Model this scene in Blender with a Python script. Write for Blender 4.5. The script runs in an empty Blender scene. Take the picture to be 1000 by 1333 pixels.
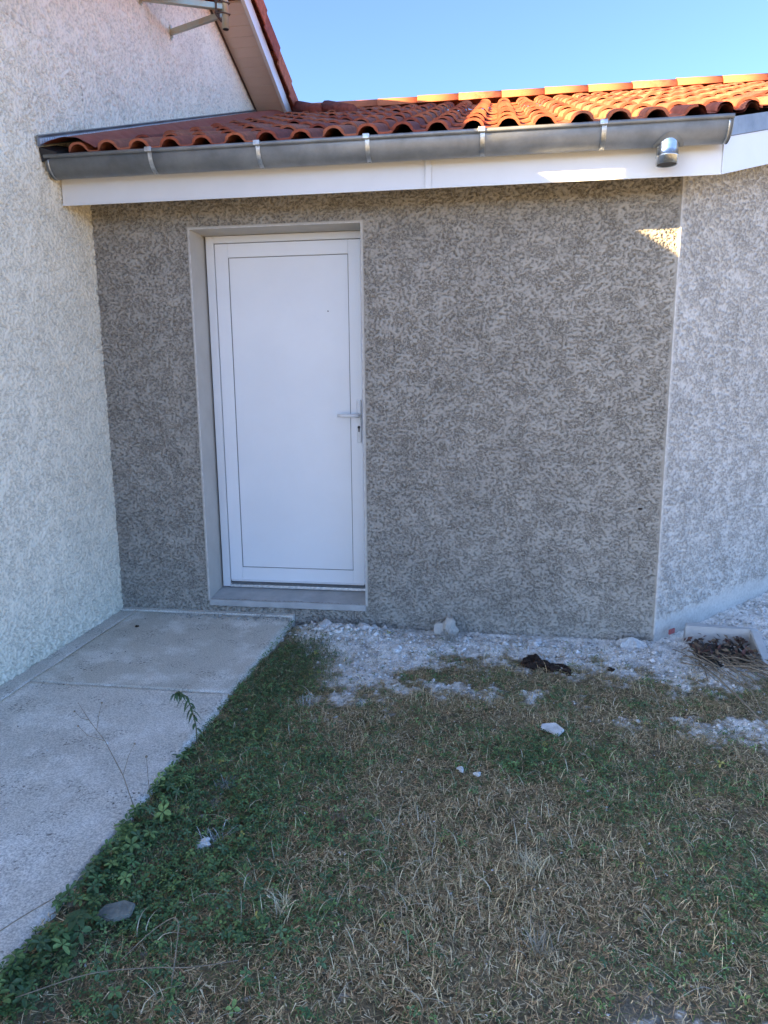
import bpy, bmesh, math, random
import numpy as np
from mathutils import Vector, Matrix
random.seed(7); rng = np.random.default_rng(7)
sc = bpy.context.scene
COL = sc.collection

# ------------------------------------------------------------------ camera, sky, sun, exposure
cam_d = bpy.data.cameras.new('camera'); cam = bpy.data.objects.new('camera', cam_d); COL.objects.link(cam)
yaw, pitch, roll = 0.1507, 0.1880, -0.0089
cp, sp, cy, sy = math.cos(pitch), math.sin(pitch), math.cos(yaw), math.sin(yaw)
fwd = Vector((-sy*cp, cy*cp, -sp)); right = Vector((cy, sy, 0)); up = right.cross(fwd)
r2 = right*math.cos(roll) + up*math.sin(roll); u2 = up*math.cos(roll) - right*math.sin(roll)
cam.matrix_world = Matrix(((r2.x, u2.x, -fwd.x, 2.2716), (r2.y, u2.y, -fwd.y, -3.9887), (r2.z, u2.z, -fwd.z, 1.4212), (0, 0, 0, 1)))
cam_d.sensor_fit = 'VERTICAL'; cam_d.sensor_height = 24.0; cam_d.lens = 924.1/1333*24.0
cam_d.clip_start = 0.05; cam_d.clip_end = 2000
sc.camera = cam

SUN = Vector((1.53, 1.0, -0.62)).normalized()          # the way the light travels
elev = math.asin(-SUN.z)
w = bpy.data.worlds.new('World'); sc.world = w; w.use_nodes = True
nt = w.node_tree; nt.nodes.clear()
sky = nt.nodes.new('ShaderNodeTexSky'); sky.sky_type = 'NISHITA'; sky.sun_disc = False
sky.sun_elevation = elev; sky.sun_rotation = math.atan2(-SUN.x, -SUN.y)
sky.air_density = 0.25; sky.dust_density = 0.7; sky.ozone_density = 7.5; sky.altitude = 200
bg = nt.nodes.new('ShaderNodeBackground'); bg.inputs[1].default_value = 0.15
wo = nt.nodes.new('ShaderNodeOutputWorld')
nt.links.new(sky.outputs[0], bg.inputs[0]); nt.links.new(bg.outputs[0], wo.inputs[0])
sd = bpy.data.lights.new('sun', 'SUN'); sd.energy = 3.1; sd.angle = math.radians(0.6); sd.color = (1.0, 0.80, 0.58)
sun = bpy.data.objects.new('sun', sd); COL.objects.link(sun)
sun.rotation_euler = SUN.to_track_quat('-Z', 'Y').to_euler(); sun.location = (-6, -6, 6)
sc.view_settings.view_transform = 'Standard'; sc.view_settings.look = 'None'
sc.view_settings.exposure = 3.42; sc.view_settings.use_white_balance = True; sc.view_settings.white_balance_temperature = 10800; sc.view_settings.white_balance_tint = 4
sc.view_settings.gamma = 1.0; sc.view_settings.use_curve_mapping = False

# ------------------------------------------------------------------ helpers
def tag(o, label=None, cat=None, group=None, kind=None):
    if label: o['label'] = label
    if cat: o['category'] = cat
    if group: o['group'] = group
    if kind: o['kind'] = kind
    return o
def empty(name, loc=(0, 0, 0)):
    o = bpy.data.objects.new(name, None); o.location = loc; COL.objects.link(o); return o
def link(name, me, mat=None, parent=None):
    if mat is not None and not me.materials: me.materials.append(mat)
    o = bpy.data.objects.new(name, me); COL.objects.link(o)
    if parent is not None:
        o.parent = parent
        acc = Vector((0, 0, 0)); p = parent
        while p is not None: acc += p.location; p = p.parent
        o.location = -acc                              # geometry is written in world coordinates
    return o
def obj(name, bm, mat, parent=None, smooth=False):
    me = bpy.data.meshes.new(name); bm.to_mesh(me); bm.free()
    if smooth: me.polygons.foreach_set('use_smooth', [True]*len(me.polygons))
    return link(name, me, mat, parent)
def B(): return bmesh.new()
def box(bm, a, b, bev=0.0, rot=None):
    a, b = Vector(a), Vector(b)
    r = bmesh.ops.create_cube(bm, size=1.0); vs = r['verts']
    c = (a+b)/2; s = b-a
    for v in vs: v.co = Vector((v.co.x*s.x, v.co.y*s.y, v.co.z*s.z))
    if rot is not None:
        for v in vs: v.co = rot @ v.co
    for v in vs: v.co += c
    if bev > 0:
        es = list({e for v in vs for e in v.link_edges})
        bmesh.ops.bevel(bm, geom=es, offset=bev, segments=2, affect='EDGES', profile=0.6)
def hexa(bm, pts):
    """eight points: bottom four then top four, same winding"""
    v = [bm.verts.new(p) for p in pts]
    for f in ((3, 2, 1, 0), (4, 5, 6, 7), (0, 1, 5, 4), (1, 2, 6, 5), (2, 3, 7, 6), (3, 0, 4, 7)):
        bm.faces.new([v[i] for i in f])
def tube(bm, pts, rad, n=10, cap=True):
    pts = [Vector(p) for p in pts]; rings = []
    rs = rad if isinstance(rad, (list, tuple)) else [rad]*len(pts)
    for i, p in enumerate(pts):
        d = (pts[min(i+1, len(pts)-1)]-pts[max(i-1, 0)]).normalized()
        a = d.orthogonal().normalized() if i == 0 else (a - d*a.dot(d)).normalized()
        b = d.cross(a)
        rings.append([bm.verts.new(p+(a*math.cos(2*math.pi*k/n)+b*math.sin(2*math.pi*k/n))*rs[i]) for k in range(n)])
    for i in range(len(rings)-1):
        for k in range(n): bm.faces.new((rings[i][k], rings[i][(k+1) % n], rings[i+1][(k+1) % n], rings[i+1][k]))
    if cap: bm.faces.new(rings[0][::-1]); bm.faces.new(rings[-1])
def mesh_np(name, V, F, mat, parent=None, smooth=False, col=None):
    me = bpy.data.meshes.new(name)
    V = np.ascontiguousarray(V, dtype=np.float32); F = np.ascontiguousarray(F, dtype=np.int32)
    n = F.shape[1]
    me.vertices.add(len(V)); me.vertices.foreach_set('co', V.ravel())
    me.loops.add(F.size); me.loops.foreach_set('vertex_index', F.ravel())
    me.polygons.add(len(F)); me.polygons.foreach_set('loop_start', np.arange(0, F.size, n, dtype=np.int32))
    me.update(calc_edges=True)
    if smooth: me.polygons.foreach_set('use_smooth', np.ones(len(F), dtype=bool))
    if col is not None:
        a = me.color_attributes.new('col', 'FLOAT_COLOR', 'POINT')
        c = np.ones((len(V), 4), dtype=np.float32); c[:, :3] = col; a.data.foreach_set('color', c.ravel())
    return link(name, me, mat, parent)
# lattice noise in numpy
def _h(ix, iy, s):
    n = (ix.astype(np.int64)*374761393 + iy.astype(np.int64)*668265263 + s*1442695041) & 0x7fffffff
    n = ((n ^ (n >> 13))*1274126177) & 0x7fffffff
    return ((n ^ (n >> 16)) & 0xffff)/65535.0
def vn(x, y, s=0):
    ix, iy = np.floor(x), np.floor(y); fx, fy = x-ix, y-iy
    fx = fx*fx*(3-2*fx); fy = fy*fy*(3-2*fy)
    a, b, c, d = _h(ix, iy, s), _h(ix+1, iy, s), _h(ix, iy+1, s), _h(ix+1, iy+1, s)
    return (a*(1-fx)+b*fx)*(1-fy)+(c*(1-fx)+d*fx)*fy
def gn(x, y, s=0):
    """gradient noise, about -1..1"""
    ix, iy = np.floor(x), np.floor(y); fx, fy = x-ix, y-iy
    ux = fx*fx*fx*(fx*(fx*6-15)+10); uy = fy*fy*fy*(fy*(fy*6-15)+10)
    def g(i, j):
        t = _h(ix+i, iy+j, s)*2*np.pi
        return np.cos(t)*(fx-i)+np.sin(t)*(fy-j)
    return ((g(0, 0)*(1-ux)+g(1, 0)*ux)*(1-uy)+(g(0, 1)*(1-ux)+g(1, 1)*ux)*uy)*1.5

# ------------------------------------------------------------------ materials
def mat(name, base, rough=0.7, metal=0.0, var=0.0, vscale=8.0, bump=0.0, bscale=60.0, spec=0.5, base2=None, detail=6.0, attr=None, trans=0.0, bdist=0.004):
    m = bpy.data.materials.new(name); m.use_nodes = True; t = m.node_tree; N = t.nodes; L = t.links
    p = N['Principled BSDF']; p.inputs['Roughness'].default_value = rough; p.inputs['Metallic'].default_value = metal
    p.inputs['Specular IOR Level'].default_value = spec
    p.inputs['Base Color'].default_value = (*base, 1)
    tc = N.new('ShaderNodeTexCoord')
    src = None
    if attr:
        a = N.new('ShaderNodeAttribute'); a.attribute_name = attr; src = a.outputs['Color']
    if base2 is not None or var > 0:
        n = N.new('ShaderNodeTexNoise'); n.inputs['Scale'].default_value = vscale; n.inputs['Detail'].default_value = detail
        n.inputs['Roughness'].default_value = 0.62
        L.new(tc.outputs['Object'], n.inputs['Vector'])
        r = N.new('ShaderNodeValToRGB'); r.color_ramp.elements[0].position = 0.35; r.color_ramp.elements[1].position = 0.65
        b2 = base2 if base2 is not None else tuple(c*(1-var) for c in base)
        r.color_ramp.elements[0].color = (*b2, 1); r.color_ramp.elements[1].color = (*base, 1)
        L.new(n.outputs['Fac'], r.inputs['Fac'])
        if src is not None:
            mx = N.new('ShaderNodeMix'); mx.data_type = 'RGBA'; mx.blend_type = 'MULTIPLY'; mx.inputs[0].default_value = 1
            L.new(src, mx.inputs[6]); L.new(r.outputs['Color'], mx.inputs[7]); src = mx.outputs[2]
        else: src = r.outputs['Color']
    if src is not None: L.new(src, p.inputs['Base Color'])
    if bump > 0:
        n2 = N.new('ShaderNodeTexNoise'); n2.inputs['Scale'].default_value = bscale; n2.inputs['Detail'].default_value = 5
        L.new(tc.outputs['Object'], n2.inputs['Vector'])
        b = N.new('ShaderNodeBump'); b.inputs['Strength'].default_value = bump; b.inputs['Distance'].default_value = bdist
        L.new(n2.outputs['Fac'], b.inputs['Height']); L.new(b.outputs['Normal'], p.inputs['Normal'])
    if trans > 0: p.inputs['Transmission Weight'].default_value = trans
    m['nodes_ref'] = 1
    return m
M = {}
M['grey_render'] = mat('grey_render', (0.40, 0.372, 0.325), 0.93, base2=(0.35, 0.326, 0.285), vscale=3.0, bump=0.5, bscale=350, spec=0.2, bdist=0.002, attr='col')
M['grey_render_plain'] = mat('grey_render', (0.315, 0.292, 0.255), 0.93, base2=(0.277, 0.259, 0.226), vscale=3.0, bump=0.5, bscale=350, spec=0.2, bdist=0.002)
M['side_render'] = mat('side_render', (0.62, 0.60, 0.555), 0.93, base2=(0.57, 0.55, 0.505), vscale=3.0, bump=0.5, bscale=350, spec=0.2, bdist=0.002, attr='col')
M['side_render_plain'] = mat('side_render', (0.459, 0.444, 0.411), 0.93, base2=(0.422, 0.407, 0.374), vscale=3.0, bump=0.5, bscale=350, spec=0.2, bdist=0.002)
M['cream_render'] = mat('cream_render', (0.90, 0.82, 0.67), 0.93, base2=(0.86, 0.775, 0.625), vscale=1.6, bump=0.5, bscale=300, spec=0.2, bdist=0.002, attr='col')
M['cream_render_plain'] = mat('cream_render', (0.792, 0.722, 0.590), 0.93, base2=(0.757, 0.682, 0.550), vscale=1.6, bump=0.5, bscale=300, spec=0.2, bdist=0.002)
M['smooth_render'] = mat('smooth_render', (0.52, 0.49, 0.44), 0.9, base2=(0.46, 0.43, 0.385), vscale=5, bump=0.3, bscale=220, spec=0.2, bdist=0.001)
M['bead'] = mat('bead', (0.62, 0.60, 0.56), 0.6, base2=(0.45, 0.43, 0.40), vscale=30, bump=0.3, bscale=100)
M['plastic_white'] = mat('plastic_white', (0.72, 0.735, 0.74), 0.36, base2=(0.66, 0.675, 0.68), vscale=2.0, bump=0.03, bscale=400)
M['door_white'] = mat('door_white', (0.79, 0.81, 0.82), 0.38, base2=(0.74, 0.76, 0.775), vscale=1.5, bump=0.04, bscale=500)
M['gasket'] = mat('gasket', (0.16, 0.16, 0.16), 0.7, var=0.3)
M['soffit_plastic'] = mat('soffit_plastic', (0.62, 0.52, 0.46), 0.5, base2=(0.58, 0.48, 0.42), vscale=4, bump=0.05, bscale=200)
M['zinc'] = mat('zinc', (0.27, 0.29, 0.295), 0.45, 0.3, base2=(0.17, 0.185, 0.19), vscale=7, bump=0.15, bscale=25, detail=9)
M['zinc_new'] = mat('zinc_new', (0.62, 0.66, 0.68), 0.25, 0.9, base2=(0.42, 0.46, 0.48), vscale=22, bump=0.12, bscale=40, detail=8)
M['zinc_solder'] = mat('zinc_solder', (0.60, 0.63, 0.63), 0.35, 0.8, base2=(0.40, 0.42, 0.42), vscale=60, bump=0.3, bscale=90)
M['alu'] = mat('alu', (0.80, 0.80, 0.78), 0.4, 0.6, base2=(0.55, 0.55, 0.53), vscale=50)
M['galvanised'] = mat('galvanised', (0.45, 0.52, 0.46), 0.45, 0.6, base2=(0.52, 0.44, 0.30), vscale=9, bump=0.15, bscale=50)
M['red_flashing'] = mat('red_flashing', (0.36, 0.085, 0.055), 0.6, base2=(0.29, 0.062, 0.042), vscale=12, bump=0.4, bscale=40, bdist=0.006)
M['black'] = mat('black', (0.02, 0.02, 0.022), 0.6, var=0.4)
M['dark_timber'] = mat('dark_timber', (0.10, 0.06, 0.04), 0.8, var=0.4, bump=0.3)
TC = [(0.44, 0.115, 0.068), (0.52, 0.155, 0.085), (0.33, 0.080, 0.055), (0.46, 0.15, 0.09)]
for i, c in enumerate(TC):
    M['clay%d' % i] = mat('clay_tile', c, 0.78, base2=tuple(k*0.55 for k in c), vscale=22, bump=0.35, bscale=120, spec=0.25, bdist=0.002, detail=8)
M['ridge_clay'] = mat('ridge_clay', (0.42, 0.125, 0.062), 0.8, base2=(0.34, 0.095, 0.05), vscale=6, bump=0.3, bscale=120, spec=0.2, bdist=0.002)
M['concrete_sill'] = mat('concrete_sill', (0.46, 0.46, 0.445), 0.85, base2=(0.36, 0.36, 0.35), vscale=10, bump=0.4, bscale=120, bdist=0.002)
M['plaster'] = mat('plaster', (0.72, 0.715, 0.70), 0.95, base2=(0.50, 0.49, 0.46), vscale=25, bump=0.7, bscale=150, bdist=0.003, spec=0.1)
M['rubble'] = mat('rubble', (1, 1, 1), 0.95, base2=(0.85, 0.83, 0.81), vscale=60, bump=0.8, bscale=200, bdist=0.003, attr='col', spec=0.1)
M['clod'] = mat('clod', (0.06, 0.038, 0.03), 0.95, var=0.6, vscale=40, bump=1.0, bscale=90, bdist=0.01, spec=0.1)
M['stone'] = mat('stone', (0.26, 0.26, 0.22), 0.9, base2=(0.13, 0.14, 0.125), vscale=20, bump=0.6, bscale=90, spec=0.2)
M['twig'] = mat('twig', (0.30, 0.24, 0.17), 0.85, base2=(0.18, 0.13, 0.09), vscale=30, bump=0.4, bscale=100)
M['blade'] = mat('blade', (1, 1, 1), 0.65, var=0.35, vscale=90, attr='col', spec=0.25)
M['weed_leaf'] = mat('weed_leaf', (0.06, 0.12, 0.05), 0.55, base2=(0.04, 0.085, 0.035), vscale=30, spec=0.3)
M['stem'] = mat('stem', (0.16, 0.15, 0.07), 0.7, var=0.4, vscale=40)
M['film'] = mat('film', (0.55, 0.56, 0.55), 0.35, base2=(0.42, 0.43, 0.42), vscale=20, bump=0.8, bscale=60, bdist=0.01)
M['red_tag'] = mat('red_tag', (0.55, 0.12, 0.12), 0.6, var=0.4, vscale=60)

def concrete_mat(name, c1, c2, c3, seed):
    m = bpy.data.materials.new(name); m.use_nodes = True; t = m.node_tree; N = t.nodes; L = t.links
    p = N['Principled BSDF']; p.inputs['Roughness'].default_value = 0.9; p.inputs['Specular IOR Level'].default_value = 0.25
    tc = N.new('ShaderNodeTexCoord'); mp = N.new('ShaderNodeMapping'); mp.inputs['Location'].default_value = (seed, seed*2, 0)
    L.new(tc.outputs['Object'], mp.inputs[0])
    def noise(sc_, det, rg=0.6):
        n = N.new('ShaderNodeTexNoise'); n.inputs['Scale'].default_value = sc_; n.inputs['Detail'].default_value = det; n.inputs['Roughness'].default_value = rg
        L.new(mp.outputs[0], n.inputs['Vector']); return n.outputs['Fac']
    def ramp(src, a, b, ca, cb):
        r = N.new('ShaderNodeValToRGB'); r.color_ramp.elements[0].position = a; r.color_ramp.elements[1].position = b
        r.color_ramp.elements[0].color = (*ca, 1); r.color_ramp.elements[1].color = (*cb, 1); L.new(src, r.inputs[0]); return r.outputs[0]
    def mix(f, a, b, mode='MIX'):
        x = N.new('ShaderNodeMix'); x.data_type = 'RGBA'; x.blend_type = mode
        if isinstance(f, float): x.inputs[0].default_value = f
        else: L.new(f, x.inputs[0])
        for s_, v in ((6, a), (7, b)):
            if isinstance(v, tuple): x.inputs[s_].default_value = (*v, 1)
            else: L.new(v, x.inputs[s_])
        return x.outputs[2]
    base = ramp(noise(1.8, 8), 0.32, 0.68, c1, c2)
    chalk = ramp(noise(3.3, 10, 0.7), 0.49, 0.62, (0, 0, 0), (1, 1, 1))
    base = mix(chalk, base, c3)
    grit = ramp(noise(160, 3), 0.36, 0.62, (0.52, 0.52, 0.52), (1.18, 1.18, 1.18))
    base = mix(0.75, base, grit, 'MULTIPLY')
    # dark specks of soil gathered in shallow patches
    sp_ = ramp(noise(75, 5, 0.75), 0.53, 0.60, (0, 0, 0), (1, 1, 1)); pt = ramp(noise(6, 5), 0.50, 0.62, (0, 0, 0), (1, 1, 1))
    mm = N.new('ShaderNodeMath'); mm.operation = 'MULTIPLY'; L.new(sp_, mm.inputs[0]); L.new(pt, mm.inputs[1])
    base = mix(mm.outputs[0], base, (0.13, 0.115, 0.10))
    # white plaster specks
    ws = ramp(noise(48, 2, 0.5), 0.735, 0.76, (0, 0, 0), (1, 1, 1))
    base = mix(ws, base, (0.75, 0.76, 0.76))
    L.new(base, p.inputs['Base Color'])
    b = N.new('ShaderNodeBump'); b.inputs['Strength'].default_value = 0.6; b.inputs['Distance'].default_value = 0.003
    L.new(noise(120, 6, 0.7), b.inputs['Height'])
    b2 = N.new('ShaderNodeBump'); b2.inputs['Strength'].default_value = 0.5; b2.inputs['Distance'].default_value = 0.012
    L.new(noise(9, 4), b2.inputs['Height']); L.new(b.outputs[0], b2.inputs['Normal']); L.new(b2.outputs[0], p.inputs['Normal'])
    return m
M['slab_far'] = concrete_mat('concrete_brown_grey', (0.58, 0.54, 0.465), (0.67, 0.625, 0.545), (0.82, 0.79, 0.72), 3.0)
M['slab_near'] = concrete_mat('concrete_pale_grey', (0.66, 0.62, 0.555), (0.76, 0.715, 0.64), (0.86, 0.83, 0.77), 9.0)
M['path_edge'] = concrete_mat('concrete_strip', (0.64, 0.60, 0.54), (0.72, 0.68, 0.61), (0.80, 0.78, 0.72), 5.0)

# ------------------------------------------------------------------ ground
def gauss(x, y, cx, cy, sx, sy_): return np.exp(-(((x-cx)/sx)**2+((y-cy)/sy_)**2))
def powder(x, y):
    """how much white plaster dust lies on the ground"""
    n = gn(x*9, y*9, 11)*0.5+gn(x*26, y*26, 12)*0.35+gn(x*60, y*60, 13)*0.3
    edge = -0.50 + 0.04*np.sin(x*3.1+1)+0.07*gn(x*4, y*4, 19)
    edge = edge - 0.42*gauss(x, y*0, 1.62, 0, 0.28, 9) + 0.0*x
    edge = np.where(x > 3.1, edge-0.10, edge)
    m = np.clip((y-edge)/0.16+0.20+n*2.2, 0, 1)
    m = np.where(x < 1.22, m*np.clip((x-1.10)/0.10, 0, 1)*np.clip((y+0.30)/0.08, 0, 1), m)
    m = m*np.clip(1-0.75*gauss(x, y, 1.30, -0.66, 0.17, 0.33), 0, 1)
    sp_ = 0.9*gauss(x, y, 3.32, -1.02, 0.26, 0.16)+0.55*gauss(x, y, 1.62, -0.95, 0.2, 0.16)+0.5*gauss(x, y, 1.95, -0.78, .3, .12)+0.6*gauss(x, y, 2.85, -0.98, .12, .08)+0.5*gauss(x, y, 2.4, -.78, .35, .12)+0.35*gauss(x, y, 2.75, -2.55, .3, .12)+0.5*gauss(x, y, 1.30, -1.85, .06, .12)
    m2 = np.clip((sp_+n*0.8-0.38)*3.2, 0, 1)
    return np.clip(np.maximum(m, m2*0.9), 0, 1)
def gz(x, y):
    z = -0.068+0.008*gn(x*2.5, y*2.5, 3)+0.005*gn(x*9, y*9, 4)+0.003*gn(x*30, y*30, 5)
    p = powder(x, y)
    z = z+p*(0.010*np.abs(gn(x*22, y*22, 6))+0.012*np.abs(gn(x*50, y*50, 7)))
    z = z+0.055*gauss(x, y, 1.42, -0.13, 0.25, 0.14)+0.03*gauss(x, y, 1.75, -0.30, 0.28, 0.14)+0.02*gauss(x, y, 2.1, -.2, .3, .15)+0.02*gauss(x, y, 3.35, -.5, .25, .2)
    z = z+0.042*np.clip(1-(x-1.10)/0.22, 0, 1)*np.clip((-0.35-y)/0.3, 0, 1)
    z = z+0.05*np.clip(x-3.3, 0, 2)*np.clip((y+0.6)/1.2, 0, 1)
    return z
gm = bpy.data.materials.new('soil'); gm.use_nodes = True
t = gm.node_tree; N = t.nodes; L = t.links; P = N['Principled BSDF']; P.inputs['Roughness'].default_value = 0.97; P.inputs['Specular IOR Level'].default_value = 0.1
at = N.new('ShaderNodeAttribute'); at.attribute_name = 'col'
tc = N.new('ShaderNodeTexCoord')
n1 = N.new('ShaderNodeTexNoise'); n1.inputs['Scale'].default_value = 140; n1.inputs['Detail'].default_value = 6; L.new(tc.outputs['Object'], n1.inputs['Vector'])
rp = N.new('ShaderNodeValToRGB'); rp.color_ramp.elements[0].position = 0.3; rp.color_ramp.elements[1].position = 0.65
rp.color_ramp.elements[0].color = (0.68, 0.68, 0.68, 1); rp.color_ramp.elements[1].color = (1.1, 1.1, 1.1, 1); L.new(n1.outputs['Fac'], rp.inputs[0])
mx = N.new('ShaderNodeMix'); mx.data_type = 'RGBA'; mx.blend_type = 'MULTIPLY'; mx.inputs[0].default_value = 1
L.new(at.outputs['Color'], mx.inputs[6]); L.new(rp.outputs[0], mx.inputs[7]); L.new(mx.outputs[2], P.inputs['Base Color'])
bb = N.new('ShaderNodeBump'); bb.inputs['Strength'].default_value = 0.9; bb.inputs['Distance'].default_value = 0.006
L.new(n1.outputs['Fac'], bb.inputs['Height']); L.new(bb.outputs[0], P.inputs['Normal'])
def grid(u0, u1, v0, v1, step):
    nu = int(round((u1-u0)/step))+1; nv = int(round((v1-v0)/step))+1
    u, v = np.meshgrid(np.linspace(u0, u1, nu), np.linspace(v0, v1, nv))
    i = np.arange(nv-1)[:, None]*nu+np.arange(nu-1)[None, :]
    F = np.stack([i, i+1, i+nu+1, i+nu], -1).reshape(-1, 4)
    return u.ravel(), v.ravel(), F
x, y, F = grid(0.9, 5.2, -3.6, 1.9, 0.0125)
z = gz(x, y)
edge_d = np.minimum.reduce([x-0.9, 5.2-x, y+3.6, 1.9-y]); z = z-np.clip(0.05-edge_d, 0, 1)*1.2
pw = powder(x, y)[:, None]
soil = np.array([0.22, 0.165, 0.10])*np.clip(1+0.45*gn(x*6, y*6, 21)+0.5*gn(x*35, y*35, 27), .3, 1.6)[:, None]
pale = np.array([0.20, 0.185, 0.16])
soil = soil*(1-0.6*gauss(x, y, 2.72, -2.5, .28, .16)[:, None])+pale*0.6*gauss(x, y, 2.72, -2.5, .28, .16)[:, None]
pcol = np.array([0.90, 0.87, 0.81])*np.clip(0.92+0.35*gn(x*7, y*7, 25)+0.35*gn(x*17, y*17, 22)+0.25*gn(x*55, y*55, 23), .3, 1.1)[:, None]
pw = np.clip(pw*(1.05+0.6*gn(x*12, y*12, 26)[:, None]+0.6*gn(x*40, y*40, 24)[:, None]), 0, 1)
g1 = mesh_np('ground', np.stack([x, y, z], -1), F, gm, smooth=True, col=soil*(1-pw)+pcol*pw); tag(g1, kind='structure')
# far ground
fm = mat('far_grass', (0.32, 0.29, 0.20), 0.95, base2=(0.42, 0.37, 0.27), vscale=0.8, bump=0.4, bscale=6, bdist=0.03)
bm = B(); bmesh.ops.create_grid(bm, x_segments=2, y_segments=2, size=900)
for v in bm.verts: v.co.z = -0.10
tag(obj('ground_far', bm, fm), kind='structure')

# ------------------------------------------------------------------ path
path = empty('path', (0.55, -1.5, 0)); tag(path, kind='structure')
XS = 1.108
def slab(name, x0, x1, y0, y1, zt, m, rag=0.0):
    """cast slab with a slightly worn and uneven edge"""
    u, v, F = grid(x0, x1, y0, y1, 0.02)
    nu = int(round((x1-x0)/0.02))+1; nv = len(u)//nu
    zz = np.full(u.shape, zt)+0.0015*gn(u*4, v*4, 31)
    if rag > 0:
        wgt = np.clip((u-(x1-0.03))/0.03, 0, 1); u = u+wgt*rag*(gn(v*7, v*0+.5, 32)+0.6*gn(v*25, v*0+.5, 33)); zz = zz-0.012*(np.clip((u-(x1-0.012))/0.012, 0, 1))**2
    top = np.stack([u, v, zz], -1); idx = np.arange(len(u)).reshape(nv, nu)
    rim = np.concatenate([idx[0, :], idx[1:, -1], idx[-1, -2::-1], idx[-2:0:-1, 0]])
    low = top[rim].copy(); low[:, 2] = -0.25; n = len(rim); b = len(u)
    S = np.stack([rim, np.roll(rim, -1), b+np.roll(np.arange(n), -1), b+np.arange(n)], -1)[:, ::-1]
    return mesh_np(name, np.concatenate([top, low]), np.concatenate([F, S]), m, path)
slab('concrete_slab', 0.10, XS, -1.075, -0.035, 0.0, M['slab_far'], 0.006)['label'] = 'browner concrete slab next to the door'
slab('concrete_slab', 0.10, XS, -5.2, -1.083, -0.002, M['slab_near'], 0.008)['label'] = 'paler concrete slab running toward the camera'
slab('edge_strip', -0.02, 0.0985, -5.2, -0.035, -0.001, M['path_edge'])
bm = B(); box(bm, (0.0, -0.032, -0.2), (1.112, 0.012, 0.012), 0.003); obj('joint_board', bm, M['path_edge'], path)

# ------------------------------------------------------------------ stucco relief
def crackle(u, v, seed, depth, cell, fine=0.35, stretch=1.0):
    """flattened rough-cast: smooth plateaus broken by short wandering crevices"""
    global SHADE_TONE
    a = u/cell; b = v/cell*stretch
    def rt(p_, q_, t_, k_): c_, s_ = math.cos(t_)*k_, math.sin(t_)*k_; return p_*c_-q_*s_, p_*s_+q_*c_
    a1, b1 = rt(a, b, 0.6, 1.0); a2, b2 = rt(a, b, 1.3, 1.37); a3, b3 = rt(a, b, 2.2, 0.9)
    wx = gn(a3, b3, seed+1)*0.6; wy = gn(a3, b3, seed+2)*0.6
    n = gn(a1+wx, b1+wy, seed+3); n2 = gn(a2+wy+7, b2+wx, seed+4)
    def st(q, w0, w1): q = np.clip((w1-np.abs(q))/(w1-w0), 0, 1); return q*q*(3-2*q)
    cr = st(n, 0.05, 0.27); cr2 = st(n2, 0.05, 0.25)
    a4, b4 = rt(a, b, 0.9, 0.75); a5, b5 = rt(a, b, 0.3, 0.16)
    mask = np.clip(0.72+0.75*gn(a5, b5, seed+5)+1.5*gn(a4, b4, seed+6), 0, 1)
    cv = np.maximum(cr, 0.9*cr2)*mask
    SHADE_TONE = 1-0.52*cv+0.07*gn(a*0.05, b*0.05, seed+9)+0.05*gn(a*0.35, b*0.35, seed+10)  # crevice darkening is shade put into the colour; the rest varies at random
    h = -depth*cv
    h = h+depth*fine*0.6*gn(a*1.3, b*1.3, seed+7)*np.clip(mask+.15, 0, 1)+depth*0.2*gn(a*0.3, b*0.3, seed+8)
    return h

# ------------------------------------------------------------------ extension house
ext = empty('garage_extension', (1.6, 1.0, 0))
tag(ext, 'low grey roughcast extension with white door and orange clay tile roof', 'extension')
X0, X1, ZB, ZT, XR = 0.578, 1.552, 0.090, 2.240, 3.200
ZW = 2.46
# relief sheets
def front(x0, x1, z0, z1, nm='front_wall'):
    pass
parts_V = []; parts_F = []; off = 0; tones = []
for (a0, a1, b0, b1) in ((-0.004, X0, -0.09, ZW), (X0, X1, -0.09, ZB), (X0, X1, ZT, ZW), (X1, XR, -0.09, ZW)):
    u, v, F = grid(a0, a1, b0, b1, 0.0034)
    h = crackle(u, v, 40, 0.0110, 0.0132, stretch=1.15); tn = SHADE_TONE
    # flat trowelled bands beside the beads
    d = np.minimum(np.abs(u-XR), 1.0)
    inz = (v > ZB-0.02) & (v < ZT+0.02)
    d = np.where(inz, np.minimum(d, np.minimum(np.abs(u-X0), np.abs(u-X1))), d)
    inx = (u > X0-.02) & (u < X1+.02)
    d = np.where(inx & (v > ZT), np.minimum(d, v-ZT), d)
    fl_ = np.clip((d-0.006+0.006*gn(u*20, v*20, 77))/0.012, 0.08, 1); h = h*fl_; tones.append((tn-1)*fl_+1)
    parts_V.append(np.stack([u, -h*0+(-h), v], -1)); parts_F.append(F+off); off += len(u)
V = np.concatenate(parts_V); V[:, 1] = V[:, 1]-0.000
fw = mesh_np('front_wall', V, np.concatenate(parts_F), M['grey_render'], ext, smooth=True, col=np.repeat(np.concatenate(tones)[:, None], 3, 1))
# masonry behind (L of boxes round the opening)
bm = B()
box(bm, (0.0, 0.026, -0.3), (X0-0.013, 0.25, ZW)); box(bm, (X1+0.013, 0.026, -0.3), (XR-0.04, 0.25, ZW))
box(bm, (X0-0.0125, 0.027, ZT+0.013), (X1+0.0125, 0.249, ZW)); box(bm, (X0-0.0125, 0.027, -0.3), (X1+0.0125, 0.249, ZB-0.045))
obj('masonry', bm, M['smooth_render'], ext)
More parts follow.
